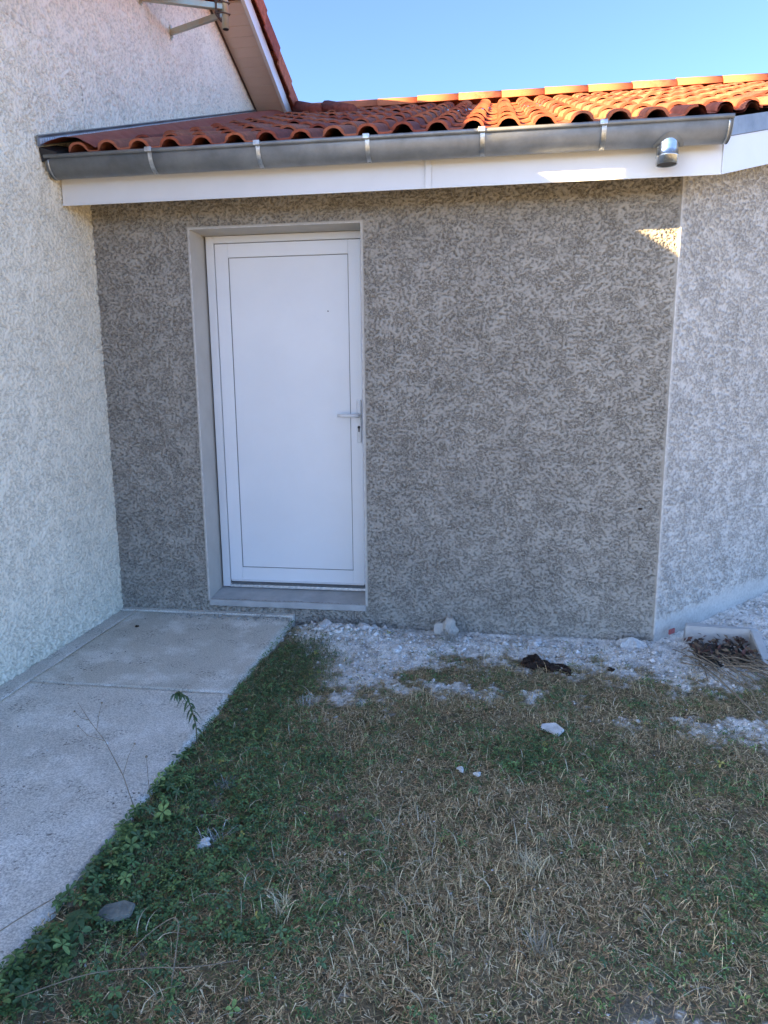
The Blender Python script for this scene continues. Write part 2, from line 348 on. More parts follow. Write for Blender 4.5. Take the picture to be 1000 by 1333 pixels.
# reveal linings of the doorway
bm = B()
box(bm, (X0-0.012, -0.003, ZB-.01), (X0, 0.26, ZT)); box(bm, (X1, -0.003, ZB-.01), (X1+0.012, 0.26, ZT)); box(bm, (X0-0.012, -0.003, ZT), (X1+0.012, 0.26, ZT+0.012))
obj('door_reveal', bm, M['smooth_render'], ext)
bm = B()
for (a, b) in (((X0-0.005, -0.006, ZB), (X0+0.001, 0.0, ZT+.005)), ((X1-0.001, -0.006, ZB), (X1+0.005, 0.0, ZT+.005)), ((X0+.001, -0.006, ZT-.001), (X1-.001, 0.0, ZT+0.005))): box(bm, a, b, 0.001)
obj('corner_bead', bm, M['bead'], ext)
bm = B(); box(bm, (XR-0.004, -0.006, -0.02), (XR+0.003, 0.001, ZW), 0.001); obj('corner_bead', bm, M['bead'], ext)
# small stud of mortar on the front wall
bm = B(); bmesh.ops.create_icosphere(bm, subdivisions=2, radius=0.011)
for v in bm.verts: v.co = Vector((v.co.x*1.2, v.co.y*0.6, v.co.z*0.6))+Vector((3.085, -0.004, 0.70))+Vector((random.uniform(-.001, .001),)*3)
obj('mortar_blob', bm, M['clod'], ext)
# angled side wall, 45 degrees
s2 = math.sqrt(0.5)
Lw = 3.2
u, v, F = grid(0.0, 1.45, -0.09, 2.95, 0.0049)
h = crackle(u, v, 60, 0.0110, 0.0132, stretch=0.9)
band = np.clip((v-(0.035+0.03*np.clip(u, 0, 3))+0.03*gn(u*14, v*14, 79))/0.05, 0.12, 1)*np.clip((u-0.004)/0.010, 0.08, 1); h = h*band; tn = (SHADE_TONE-1)*np.clip(band, 0.35, 1)+1-0.07*(1-band)*(1+gn(u*9, v*30, 78))
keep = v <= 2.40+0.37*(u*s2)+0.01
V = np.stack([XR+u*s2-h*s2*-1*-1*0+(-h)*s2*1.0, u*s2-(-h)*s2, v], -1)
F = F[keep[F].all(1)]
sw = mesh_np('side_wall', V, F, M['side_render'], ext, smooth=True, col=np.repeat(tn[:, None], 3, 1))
bm = B()
def sidept(u_, n_, z_): return (XR+u_*s2+n_*s2, u_*s2-n_*s2, z_)
hexa(bm, [sidept(0.0, -0.026, -0.3), sidept(Lw, -0.026, -0.3), sidept(Lw, -0.25, -0.3), sidept(0.0, -0.25, -0.3),
          sidept(0.0, -0.026, 2.40), sidept(Lw, -0.026, 2.40+0.37*Lw*s2), sidept(Lw, -0.25, 2.40+0.37*Lw*s2), sidept(0.0, -0.25, 2.40)])
hexa(bm, [sidept(1.44, 0.0, -0.3), sidept(Lw, 0.0, -0.3), sidept(Lw, -0.025, -0.3), sidept(1.44, -0.025, -0.3),
          sidept(1.44, 0.0, 2.39+0.37*1.44*s2), sidept(Lw, 0.0, 2.39+0.37*Lw*s2), sidept(Lw, -0.025, 2.39+0.37*Lw*s2), sidept(1.44, -0.025, 2.39+0.37*1.44*s2)])
obj('side_masonry', bm, M['side_render_plain'], ext)
# closing walls behind
bm = B(); box(bm, (0.02, 3.2, -0.3), (5.4, 3.4, 3.75)); box(bm, (5.45, 2.28, -.3), (5.65, 3.4, 3.5)); obj('back_wall', bm, M['grey_render_plain'], ext)

# door sill
bm = B(); hexa(bm, [(X0-.001, -0.012, 0.05), (X1+.001, -0.012, 0.05), (X1+.001, 0.27, 0.05), (X0-.001, 0.27, 0.05), (X0-.001, -0.012, 0.086), (X1+.001, -0.012, 0.086), (X1+.001, 0.27, 0.108), (X0-.001, 0.27, 0.108)])
bmesh.ops.bevel(bm, geom=bm.edges[:], offset=0.003, segments=1, affect='EDGES')
obj('door_sill', bm, M['concrete_sill'], ext)

# door
YD = 0.20
door = obj('door', (lambda b: (box(b, (0.640, YD+0.006, 0.150), (0.7185, YD+0.06, 2.195), 0.004), box(b, (1.4385, YD+0.006, 0.150), (1.512, YD+0.06, 2.195), 0.004),
       box(b, (0.7185, YD+0.0065, 2.118), (1.4385, YD+0.06, 2.195), 0.003), box(b, (0.7185, YD+0.0065, 0.150), (1.4385, YD+0.06, 0.238), 0.003), b)[-1])(B()), M['door_white'], ext)
bm = B(); box(bm, (0.7215, YD+0.016, 0.2405), (1.4355, YD+0.05, 2.1155), 0.001); obj('door_panel', bm, M['door_white'], door)
bm = B()
for a, b in (((0.7187, YD+.0125, .2385), (0.7222, YD+.03, 2.1175)), ((1.4348, YD+.0125, .2385), (1.4383, YD+.03, 2.1175)), ((.7222, YD+.0125, 2.1148), (1.4348, YD+.03, 2.1175)), ((.7222, YD+.0125, .2385), (1.4348, YD+.03, .2412))): box(bm, a, b)
obj('glazing_seal', bm, M['gasket'], door)
bm = B()
box(bm, (0.590, YD-0.004, 0.112), (0.6365, YD+0.07, 2.238), 0.003); box(bm, (1.5155, YD-0.004, 0.112), (1.562, YD+0.07, 2.238), 0.003); box(bm, (0.6365, YD-0.0035, 2.1985), (1.5155, YD+0.07, 2.2375), 0.003)
obj('door_frame', bm, M['plastic_white'], door)
bm = B()
for a, b in (((.6365, YD+.012, .13), (.6402, YD+.06, 2.198)), ((1.5118, YD+.012, .13), (1.5155, YD+.06, 2.198)), ((.6402, YD+.012, 2.1948), (1.5118, YD+.06, 2.1985))): box(bm, a, b)
obj('frame_seal', bm, M['gasket'], door)
bm = B(); box(bm, (0.637, YD-0.002, 0.108), (1.515, YD+0.08, 0.126), 0.003); obj('threshold', bm, M['alu'], door)
bm = B(); box(bm, (0.642, YD+0.03, 0.126), (1.513, YD+0.05, 0.151)); obj('bottom_seal', bm, M['gasket'], door)
bm = B(); box(bm, (0.648, YD-0.003, 0.148), (1.508, YD+0.012, 0.158), 0.003); obj('drip_rail', bm, M['plastic_white'], door)
# handle plate, lever, lock
bm = B(); box(bm, (1.4755, YD-0.010, 1.035), (1.5055, YD+0.0065, 1.290), 0.007); obj('handle_plate', bm, M['plastic_white'], door, True)
bm = B(); tube(bm, [(1.491, YD-0.005, 1.198), (1.491, YD-0.045, 1.198), (1.482, YD-0.056, 1.198), (1.46, YD-0.058, 1.198), (1.40, YD-0.056, 1.1985), (1.372, YD-0.052, 1.199)], [0.0125, 0.0125, 0.0125, 0.0115, 0.0105, 0.0095], 14)
obj('handle', bm, M['plastic_white'], door, True)
bm = B(); tube(bm, [(1.491, YD-0.0102, 1.128), (1.491, YD-0.0125, 1.128)], 0.0085, 14); box(bm, (1.4870, YD-0.0125, 1.100), (1.4950, YD-0.0100, 1.124)); obj('lock_cylinder', bm, M['black'], door)
bm = B(); tube(bm, [(1.313, YD+0.010, 1.802), (1.313, YD+0.017, 1.802)], 0.0035, 8); obj('peephole', bm, M['black'], door)
bm = B(); tube(bm, [(1.491, YD-0.0100, 1.053), (1.491, YD-0.0120, 1.053)], 0.003, 8); obj('screw', bm, M['alu'], door)

# fascia (two lengths, cover strip) and angled fascia
bm = B(); box(bm, (0.002, -0.281, 2.330), (1.928, -0.262, 2.50), 0.002); obj('fascia_board', bm, M['plastic_white'], ext)
bm = B(); box(bm, (1.930, -0.281, 2.330), (3.296, -0.262, 2.50), 0.002); obj('fascia_board', bm, M['plastic_white'], ext)
bm = B(); box(bm, (1.928, -0.292, 2.324), (1.958, -0.2865, 2.50), 0.002); obj('fascia_cover', bm, M['plastic_white'], ext)
bm = B(); box(bm, (0.002, -0.286, 2.326), (3.296, -0.2815, 2.334), 0.001); obj('fascia_lip', bm, M['plastic_white'], ext)
def vp(t_, n_, z_): # along the angled verge, n outward, z above fascia bottom line
    return (3.300+t_*s2+n_*s2, -0.281+t_*s2-n_*s2, 2.328+0.37*t_*s2+z_)
VL = 3.5
bm = B(); hexa(bm, [vp(0, 0, 0), vp(VL, 0, 0), vp(VL, -.02, 0), vp(0, -.02, 0), vp(0, 0, .158), vp(VL, 0, .158), vp(VL, -.02, .158), vp(0, -.02, .158)]); obj('verge_fascia', bm, M['plastic_white'], ext)
bm = B(); hexa(bm, [vp(-.004, .004, 0), vp(.012, .004, 0), vp(.012, .0005, 0), vp(-.004, .0005, 0), vp(-.004, .004, .155), vp(.012, .004, .155), vp(.012, .0005, .155), vp(-.004, .0005, .155)]); obj('corner_cap', bm, M['plastic_white'], ext)
bm = B()
hexa(bm, [vp(-0.06, .006, .160), vp(VL, .006, .160), vp(VL, .001, .160), vp(-0.06, .001, .160), vp(-0.06, .006, .240), vp(VL, .006, .240), vp(VL, .001, .240), vp(-0.06, .001, .240)])
hexa(bm, [vp(-0.06, .001, .236), vp(VL, .001, .236), vp(VL, -.03, .236), vp(-0.06, -.03, .236), vp(-0.06, .001, .240), vp(VL, .001, .240), vp(VL, -.03, .240), vp(-0.06, -.03, .240)])
obj('verge_flashing', bm, M['zinc'], ext)

# gutter: half round with rolled front bead, hung on straps
GY, GZ, GR = -0.362, 2.520, 0.074
gut = empty('gutter', (1.6, GY, GZ)); gut.parent = ext; gut.location = Vector((1.6, GY, GZ))-ext.location
gx0, gx1 = 0.018, 3.292
def gutter_shell(bm, xa, xb, R, th, a0=180, a1=352, n=22, sq=1.0):
    rows = []
    for xx in (xa, xb):
        o_, i_ = [], []
        for k in range(n+1):
            a = math.radians(a0+(a1-a0)*k/n)
            o_.append(bm.verts.new((xx, GY+R*math.cos(a), GZ+sq*R*math.sin(a)))); i_.append(bm.verts.new((xx, GY+(R-th)*math.cos(a), GZ+sq*(R-th)*math.sin(a))))
        rows.append((o_, i_))
    for s in (0, 1):
        for k in range(n): 
            f = (rows[0][s][k], rows[1][s][k], rows[1][s][k+1], rows[0][s][k+1]); bm.faces.new(f if s == 0 else f[::-1])
    for r in (0, 1):
        for k in range(n):
            f = (rows[r][0][k], rows[r][0][k+1], rows[r][1][k+1], rows[r][1][k]); bm.faces.new(f if r == 0 else f[::-1])
    for k in (0, n):
        f = (rows[0][0][k], rows[0][1][k], rows[1][1][k], rows[1][0][k]); bm.faces.new(f if k == 0 else f[::-1])
bm = B(); gutter_shell(bm, gx0, gx1, GR, 0.0025, sq=1.12); obj('gutter_trough', bm, M['zinc'], gut, True)
bm = B(); tube(bm, [(gx0, GY-GR-0.004, GZ+0.006), (1.0, GY-GR-0.004, GZ+0.006), (2.2, GY-GR-0.004, GZ+0.006), (gx1, GY-GR-0.004, GZ+0.006)], 0.0095, 12); obj('gutter_bead', bm, M['zinc'], gut, True)
for xx, nm in ((gx0, 'end_cap'), (gx1-0.002, 'end_cap')):
    bm = B(); n = 22
    for xo in (0,):
        a_ = [bm.verts.new((xx, GY+(GR+.002)*math.cos(math.radians(180+180*k/n)), GZ+1.12*(GR+.002)*math.sin(math.radians(180+180*k/n)))) for k in range(n+1)]
        b_ = [bm.verts.new((xx+0.002, v.co.y, v.co.z)) for v in a_]
        bm.faces.new(a_[::-1]); bm.faces.new(b_)
        for k in range(n): bm.faces.new((a_[k], a_[k+1], b_[k+1], b_[k]))
        bm.faces.new((a_[n], a_[0], b_[0], b_[n]))
    obj(nm, bm, M['zinc'], gut)
# soldered seams near the ends and joint
for xx in (gx0+0.012, gx1-0.020):
    bm = B(); gutter_shell(bm, xx, xx+0.007, GR+0.0022, 0.002, sq=1.12, n=16, a0=182, a1=345); obj('solder_seam', bm, M['zinc_solder'], gut, True)
for xx in (0.582, 1.135, 1.668, 2.205, 2.745):
    bm = B(); gutter_shell(bm, xx-0.010, xx-0.006, GR+0.005, 0.0045, a0=178, a1=262, sq=1.12, n=12); gutter_shell(bm, xx+0.006, xx+0.010, GR+0.005, 0.0045, a0=178, a1=262, sq=1.12, n=12)
    gutter_shell(bm, xx-0.006, xx+0.006, GR+0.0012, 0.001, a0=180, a1=262, sq=1.12, n=12)
    box(bm, (xx-0.02, GY-GR-0.019, GZ-0.002), (xx+0.013, GY-GR+0.008, GZ+0.020), 0.003)
    obj('gutter_strap', bm, M['zinc_solder'], gut)
# outlet with flange
ox = 3.036
bm = B(); n = 28; prof = [(0.0480, None), (0.0475, -0.080), (0.0470, -0.100), (0.0500, -0.102), (0.0500, -0.107), (0.0470, -0.109), (0.0465, -0.118-.022), (0.0440, -0.118-.022), (0.0440, -0.070)]
rings = []
def trough_z(yy): return GZ-1.12*math.sqrt(max(0.0001, GR*GR-(yy-GY)**2))
for (r, dz) in prof:
    rg = []
    for k in range(n):
        px_, py_ = ox+r*math.cos(2*math.pi*k/n), GY-0.004+r*math.sin(2*math.pi*k/n)
        rg.append(bm.verts.new((px_, py_, trough_z(py_)+0.002 if dz is None else GZ-0.022+dz)))
    rings.append(rg)
for i in range(len(rings)-1):
    for k in range(n): bm.faces.new((rings[i][k], rings[i][(k+1) % n], rings[i+1][(k+1) % n], rings[i+1][k]))
bmesh.ops.recalc_face_normals(bm, faces=bm.faces[:])
obj('outlet_pipe', bm, M['zinc_new'], gut, True)
bm = B(); fr_ = []
for r in (0.047, 0.062):
    rg = []
    for k in range(n):
        px_, py_ = ox+r*1.1*math.cos(2*math.pi*k/n), GY-0.004+r*math.sin(2*math.pi*k/n)
        py_ = max(py_, GY-GR+.003); rg.append(bm.verts.new((px_, py_, trough_z(py_)-0.0025)))
    fr_.append(rg)
for k in range(n): bm.faces.new((fr_[0][k], fr_[0][(k+1) % n], fr_[1][(k+1) % n], fr_[1][k]))
obj('outlet_flange', bm, M['zinc'], gut, True)
bm = B(); tube(bm, [(ox, GY-0.004, GZ-0.158), (ox, GY-0.004, GZ-0.150)], 0.0435, 20); obj('outlet_shade', bm, M['black'], gut)  # black disc paints the shade inside the pipe mouth

# ------------------------------------------------------------------ extension roof
SL = 0.37; YE = -0.415; ZE = 2.529          # eave point of the tile base plane
YR = 3.30
def rz(y_): return ZE+SL*(y_-YE)
ca = 1/math.sqrt(1+SL*SL)
bm = B()
# deck: pentagon cut by the 45 degree verge
def deckpoly(zoff): return [(0.0, -0.30, rz(-0.30)+zoff), (3.285, -0.30, rz(-0.30)+zoff), (3.285+3.6, 3.30, rz(3.30)+zoff), (0.0, 3.30, rz(3.30)+zoff)]
hexa(bm, deckpoly(-0.085)+deckpoly(-0.030))
roof = obj('roof', bm, M['dark_timber'], ext)
bm = B(); hexa(bm, [(0, 3.30, rz(3.3)-.085), (6.8, 3.30, rz(3.3)-.085), (6.8, 6.6, rz(0)-.085), (0, 6.6, rz(0)-.085), (0, 3.30, rz(3.3)-.03), (6.8, 3.30, rz(3.3)-.03), (6.8, 6.6, rz(0)-.03), (0, 6.6, rz(0)-.03)])
obj('back_slope', bm, M['clay0'], ext)
PW, GA = 0.1635, 0.400
# tile profile across x: hump then shallow channel
prof = []
hw = 0.104
for k in range(9):
    a = math.pi*(1-k/8); prof.append((hw/2*math.cos(a), 0.041*math.sin(a)**0.8 if 0 < k < 8 else 0.004))
prof += [(hw/2+0.016, 0.0), (PW-hw/2-0.010, 0.0), (PW-hw/2+0.008, 0.006)]
def tile_mesh(L_, taper=0.90, th=0.011):
    bm = B(); n = len(prof)
    def row(s, f, dz): return [(px*f if px <= hw/2 else px, s, pz*(f if px <= hw/2 else 1)+dz) for px, pz in prof]
    lift = 0.020
    fr, bk = row(0, 1.0, lift), row(L_, taper, 0.006)
    inset = [(x_, y_, z_-th) for x_, y_, z_ in fr]
    for i, (x_, y_, z_) in enumerate(inset):
        if 0 < i < 8: inset[i] = (fr[i][0]*0.80, y_, z_)
    T0 = [bm.verts.new(p) for p in fr]; T1 = [bm.verts.new(p) for p in bk]
    for i in range(n-1):
        f = bm.faces.new((T0[i], T0[i+1], T1[i+1], T1[i])); f.smooth = True
    A0 = [bm.verts.new(p) for p in fr]; A1 = [bm.verts.new(p) for p in inset]
    for i in range(n-1): bm.faces.new((A0[i], A1[i], A1[i+1], A0[i+1]))
    U0 = [bm.verts.new(p) for p in inset]; U1 = [bm.verts.new((p[0]*0.8 if 0 < i < 8 else p[0], p[1], p[2]-th)) for i, p in enumerate(bk)]
    for i in range(0, n-1): bm.faces.new((U0[i+1], U0[i], U1[i], U1[i+1]))
    return bm
tm = []
for i in range(4):
    bm = tile_mesh(GA+0.03); me = bpy.data.meshes.new('roof_tile'); bm.to_mesh(me); bm.free(); me.materials.append(M['clay%d' % i]); tm.append(me)
rotm = Matrix.Rotation(math.atan(SL), 4, 'X')
racc = ext.location
nt_ = 0; rest = B(); count = 0
HX0 = 0.195
tiles = []
for i in range(10):
    ys = YE+i*GA*ca
    for j in range(0, 39):
        xc = HX0+j*PW; tiles.append((i, j, xc, ys))
tiles.sort(key=lambda t_: math.hypot(t_[2]-2.27, t_[3]+4))
tiles.sort(key=lambda t_: (not (t_[2] < 5.2), math.hypot(t_[2]-2.27, t_[3]+4)))
for (i, j, xc, ys) in tiles:
    # verge line: x - y = 3.581 ; keep left of it
    lim0 = 3.570+ys; lim1 = 3.570+ys+GA*ca
    if xc-0.05 > lim1: continue
    whole = xc+PW-hw/2 < lim0
    jit = (random.uniform(-.003, .003), random.uniform(-.008, .008), random.uniform(-.002, .003))
    mw = Matrix.Translation((xc+jit[0], ys+jit[1], rz(ys)+jit[2])) @ rotm @ Matrix.Rotation(random.uniform(-.006, .006), 4, 'Z')
    mi = random.choices(range(4), (5, 3, 2, 3))[0]
    if whole: me = tm[mi]
    else:
        bm = tile_mesh(GA+0.03); bm.transform(mw)
        bmesh.ops.bisect_plane(bm, geom=bm.verts[:]+bm.edges[:]+bm.faces[:], plane_co=(3.570, 0, 0), plane_no=(s2, -s2, 0), clear_outer=True)
        if len(bm.faces) < 4: bm.free(); continue
        bm.transform(mw.inverted()); me = bpy.data.meshes.new('roof_tile'); bm.to_mesh(me); bm.free(); me.materials.append(M['clay%d' % mi])
    if count < 298:
        o = bpy.data.objects.new('roof_tile', me); COL.objects.link(o); o.parent = roof
        o.matrix_local = mw                            # the roof's own origin is the world's
        count += 1
    else:
        tmpb = B(); tmpb.from_mesh(me); tmpb.transform(mw); tmp = bpy.data.meshes.new('tmp'); tmpb.to_mesh(tmp); tmpb.free(); rest.from_mesh(tmp); bpy.data.meshes.remove(tmp)
if len(rest.verts): tag(obj('far_roof_tiles', rest, M['clay0'], roof), kind='stuff')
else: rest.free()
print('tiles', count)
# ridge tiles
bm = B(); n = 8; Lr = 0.43; f0 = []; f1 = []
for s, R_, dz in ((0, 0.118, 0.0), (Lr, 0.102, -0.004)):
    f0.append([bm.verts.new((s, R_*math.cos(math.pi*k/n), R_*0.80*math.sin(math.pi*k/n)+dz)) for k in range(n+1)])
    f1.append([bm.verts.new((s, (R_-.013)*math.cos(math.pi*k/n), (R_-.013)*0.80*math.sin(math.pi*k/n)+dz)) for k in range(n+1)])
for k in range(n):
    bm.faces.new((f0[0][k], f0[0][k+1], f0[1][k+1], f0[1][k])).smooth = True
    bm.faces.new((f0[0][k+1], f0[0][k], f1[0][k], f1[0][k+1])); bm.faces.new((f0[1][k], f0[1][k+1], f1[1][k+1], f1[1][k]))
    bm.faces.new((f1[0][k+1], f1[0][k], f1[1][k], f1[1][k+1]))
bmesh.ops.recalc_face_normals(bm, faces=bm.faces[:])
rme = bpy.data.meshes.new('ridge_tile'); bm.to_mesh(rme); bm.free(); rme.materials.append(M['ridge_clay'])
rme2 = rme.copy(); rme2.materials.clear(); rme2.materials.append(M['clay1'])
for k in range(17):
    o = bpy.data.objects.new('ridge_tile', rme if k % 4 else rme2); COL.objects.link(o); o.parent = roof
    mw = Matrix.Translation((0.38+k*0.385+random.uniform(-.006, .006), YR, rz(YR)+0.020+random.uniform(-.003, .003))) @ Matrix.Rotation(-0.030, 4, 'Y') @ Matrix.Rotation(random.uniform(-.008, .008), 4, 'Z')
    mw = mw @ Matrix.Translation((0, 0, 0))
    o.matrix_local = mw
# wall flashing: zinc strip, crinkled red sheet
fl = empty('wall_flashing', (0.05, 1.0, 3.0)); fl.parent = ext; fl.location = Vector((0.05, 1.0, 3.0))-ext.location
ys_ = np.linspace(-0.47, 3.25, 120)
bm = B(); prev = None
for yy in ys_:
    zt = 2.607+0.368*(yy+0.476)
    c = [bm.verts.new((xx, yy, zz)) for xx, zz in ((0.006, zt-0.045), (0.012, zt-0.045), (0.012, zt-0.006), (0.022, zt+0.004), (0.006, zt+0.008))]
    if prev:
        for k in range(5): bm.faces.new((prev[k], prev[(k+1) % 5], c[(k+1) % 5], c[k]))
    else: bm.faces.new(c[::-1])
    prev = c
bm.faces.new(prev); obj('zinc_strip', bm, M['zinc'], fl)
bm = B()
for k in range(170):                                   # slotted pale band of the strip
    yy = -0.455+k*0.0218; zt = 2.607+0.368*(yy+0.476)
    hexa(bm, [(0.0125, yy, zt-.034), (0.0125, yy+.016, zt-.034+.006), (0.0155, yy+.016, zt-.034+.006), (0.0155, yy, zt-.034), (0.0125, yy, zt-.010), (0.0125, yy+.016, zt-.010+.006), (0.0155, yy+.016, zt-.010+.006), (0.0155, yy, zt-.010)])
obj('slotted_band', bm, M['alu'], fl)
bm = B(); nx = 16; prev = None
ysd = np.linspace(-0.45, 3.22, 160)
for yi, yy in enumerate(ysd):
    base = rz(yy); zt = 2.607+0.368*(yy+0.476)-0.040; rw = []
    for k in range(nx):
        s = k/(nx-1); xx = 0.012+s*0.29
        q_ = min(1, s/0.62); zz = zt*(1-q_**0.9)+(base+0.088)*q_**0.9+0.012*math.sin(math.pi*q_)-0.055*max(0, (s-.62)/.38)**1.5
        zz += 0.0022*math.sin(yy*61+s*9)*s+0.0015*math.sin(yy*143-s*23)+random.uniform(-.0008, .0008)
        rw.append(bm.verts.new((xx, yy, zz)))
    if prev:
        for k in range(nx-1): bm.faces.new((prev[k], prev[k+1], rw[k+1], rw[k]))
    prev = rw
obj('red_sheet', bm, M['red_flashing'], fl, True)
bm = B()
y1 = 0.735; zt = 2.607+0.368*(y1+0.476)
hexa(bm, [(0.02, y1, zt-.045), (0.13, y1+.02, rz(y1)+.075), (0.13, y1+.026, rz(y1)+.075), (0.02, y1+.006, zt-.045), (0.02, y1, zt-.039), (0.13, y1+.02, rz(y1)+.08), (0.13, y1+.026, rz(y1)+.08), (0.02, y1+.006, zt-.039)])
obj('lap_joint', bm, M['black'], fl)
bm = B(); hexa(bm, [(0.004, -0.44, 2.50), (0.09, -0.44, 2.53), (0.09, -0.30, 2.56), (0.004, -0.30, 2.56), (0.004, -0.455, 2.565), (0.085, -0.44, 2.545), (0.11, -0.30, 2.60), (0.004, -0.30, 2.62)]); obj('end_closure', bm, M['black'], fl)

# ------------------------------------------------------------------ main house
mh = empty('main_house', (-2.0, -0.5, 0))
tag(mh, 'cream roughcast house at left with white plastic verge and red tiles', 'house')
SM = 0.38
def zs(y_): return min(3.921-SM*(y_-3.063), 3.61+0.38*y_)        # soffit line
def zv(y_): return min(4.04-SM*(y_-3.40), 3.885+0.38*y_)          # tile top
YP = 1.94
Vs = []; Fs = []; Ts = []; off = 0
u, v, F = grid(-1.35, 0.006, -0.02, 3.10, 0.0043)
h = crackle(u, v, 90, 0.0090, 0.0132, stretch=1.0)
low = np.clip(1.0+1.2*np.clip((0.28-v)/0.3, 0, 1), 1, 2); h = h*low
h = h+0.004*np.clip((0.06-v)/0.06, 0, 1)*gn(u*40, v*40, 95)
Ts.append(SHADE_TONE); Vs.append(np.stack([h, u, v], -1)); Fs.append(F); off = len(u)
u, v, F = grid(-1.35, 3.6, 3.1, 4.62, 0.0070)
k = (v <= np.minimum(3.921-SM*(u-3.063), 3.61+0.38*u)+0.01) & (v > 2.56+0.368*(u+0.476))
F = F[k[F].all(1)]; h = crackle(u, v, 90, 0.0100, 0.0150)
Ts.append(SHADE_TONE); Vs.append(np.stack([h, u, v], -1)); Fs.append(F+off); off += len(u)
u, v, F = grid(0.006, 1.3, 2.55, 3.1, 0.0070); k = v > 2.56+0.368*(u+0.476)
F = F[k[F].all(1)]; h = crackle(u, v, 90, 0.0100, 0.0150)
Ts.append(SHADE_TONE); Vs.append(np.stack([h, u, v], -1)); Fs.append(F+off); off += len(u)
mesh_np('gable_wall', np.concatenate(Vs), np.concatenate(Fs)[:, ::1], M['cream_render'], mh, smooth=True, col=np.repeat((1-(1-np.concatenate(Ts))*0.72)[:, None], 3, 1))
YF, YK = -4.5, 6.8
bm = B()
pts = [(-0.026, YF, -0.3), (-0.026, YK, -0.3), (-0.026, YK, zs(YK)), (-0.026, YP, zs(YP)), (-0.026, YF, zs(YF))]
a_ = [bm.verts.new(p) for p in pts]; b_ = [bm.verts.new((-7.5, p[1], p[2])) for p in pts]
bm.faces.new(a_); bm.faces.new(b_[::-1])
for k in range(5): bm.faces.new((a_[k], b_[k], b_[(k+1) % 5], a_[(k+1) % 5]))
bmesh.ops.recalc_face_normals(bm, faces=bm.faces[:])
obj('house_body', bm, M['cream_render_plain'], mh)
bm = B(); hexa(bm, [(-0.025, YF, -.3), (-0.001, YF, -.3), (-0.001, -1.34, -.3), (-0.025, -1.34, -.3), (-0.025, YF, zs(YF)), (-0.001, YF, zs(YF)), (-0.001, -1.34, zs(-1.34)), (-0.025, -1.34, zs(-1.34))]); obj('gable_wall_plain', bm, M['cream_render_plain'], mh)
# roof slabs
OX = 0.27
bm = B()
def rslab(ya, yb, lo, hi, xa=-7.6, xb=OX-0.002):
    hexa(bm, [(xa, ya, lo(ya)), (xb, ya, lo(ya)), (xb, yb, lo(yb)), (xa, yb, lo(yb)), (xa, ya, hi(ya)), (xb, ya, hi(ya)), (xb, yb, hi(yb)), (xa, yb, hi(yb))])
rslab(YF-0.35, YP, lambda y_: zs(y_)+.03, lambda y_: zv(y_)-0.05); rslab(YP, 7.1, lambda y_: zs(y_)+.03, lambda y_: zv(y_)-0.05)
mroof = obj('roof', bm, M['clay2'], mh)
# corrugated clay field on both slopes (far tiles, seen only from elsewhere)
x, y, F = grid(-7.5, 0.2, YF-.35, 7.1, 0.05)
zz = np.minimum(4.04-SM*(y-3.40), 3.885+0.38*y)-0.045+0.022*np.abs(np.sin(x*math.pi/0.2))+0.012*((y/0.36) % 1)
mesh_np('clay_field', np.stack([x, y, zz], -1), F, M['clay2'], mroof)['kind'] = 'stuff'
# soffit planks
yy = 3.40; k = 0
while yy > 0.9:
    y0_, y1_ = yy-0.098, yy-0.003
    if y0_ < YP < y1_: yy -= 0.1; continue
    bm = B(); hexa(bm, [(0.004, y0_, zs(y0_)-.004), (OX-.004, y0_, zs(y0_)-.004), (OX-.004, y1_, zs(y1_)-.004), (0.004, y1_, zs(y1_)-.004), (0.004, y0_, zs(y0_)+.012), (OX-.004, y0_, zs(y0_)+.012), (OX-.004, y1_, zs(y1_)+.012), (0.004, y1_, zs(y1_)+.012)])
    obj('soffit_plank', bm, M['soffit_plastic'], mh); yy -= 0.1
bm = B(); hexa(bm, [(0.003, 1.9, zs(1.9)-.012), (0.018, 1.9, zs(1.9)-.012), (0.018, 3.4, zs(3.4)-.012), (0.003, 3.4, zs(3.4)-.012), (0.003, 1.9, zs(1.9)-.002), (0.018, 1.9, zs(1.9)-.002), (0.018, 3.4, zs(3.4)-.002), (0.003, 3.4, zs(3.4)-.002)]); obj('soffit_trim', bm, M['dark_timber'], mh)
# soffit end board at foot
bm = B(); box(bm, (0.004, 3.402, zs(3.4)-.10), (OX-.004, 3.42, zs(3.4)+.14)); obj('soffit_end', bm, M['soffit_plastic'], mh)
# barge boards
for (ya, yb) in ((YP, 3.45), (YF-0.3, YP)):
    bm = B()
    hexa(bm, [(OX, ya, zs(ya)-.012), (OX+.022, ya, zs(ya)-.012), (OX+.022, yb, zs(yb)-.012), (OX, yb, zs(yb)-.012), (OX, ya, zs(ya)+.140), (OX+.022, ya, zs(ya)+.140), (OX+.022, yb, zs(yb)+.140), (OX, yb, zs(yb)+.140)])
    obj('barge_board', bm, M['plastic_white'], mh)
bm = B(); hexa(bm, [(OX+.023, YP, zs(YP)-.012), (OX+.028, YP, zs(YP)-.012), (OX+.028, 3.45, zs(3.45)-.012), (OX+.023, 3.45, zs(3.45)-.012), (OX+.023, YP, zs(YP)+.006), (OX+.028, YP, zs(YP)+.006), (OX+.028, 3.45, zs(3.45)+.006), (OX+.023, 3.45, zs(3.45)+.006)]); obj('barge_lip', bm, M['plastic_white'], mh)
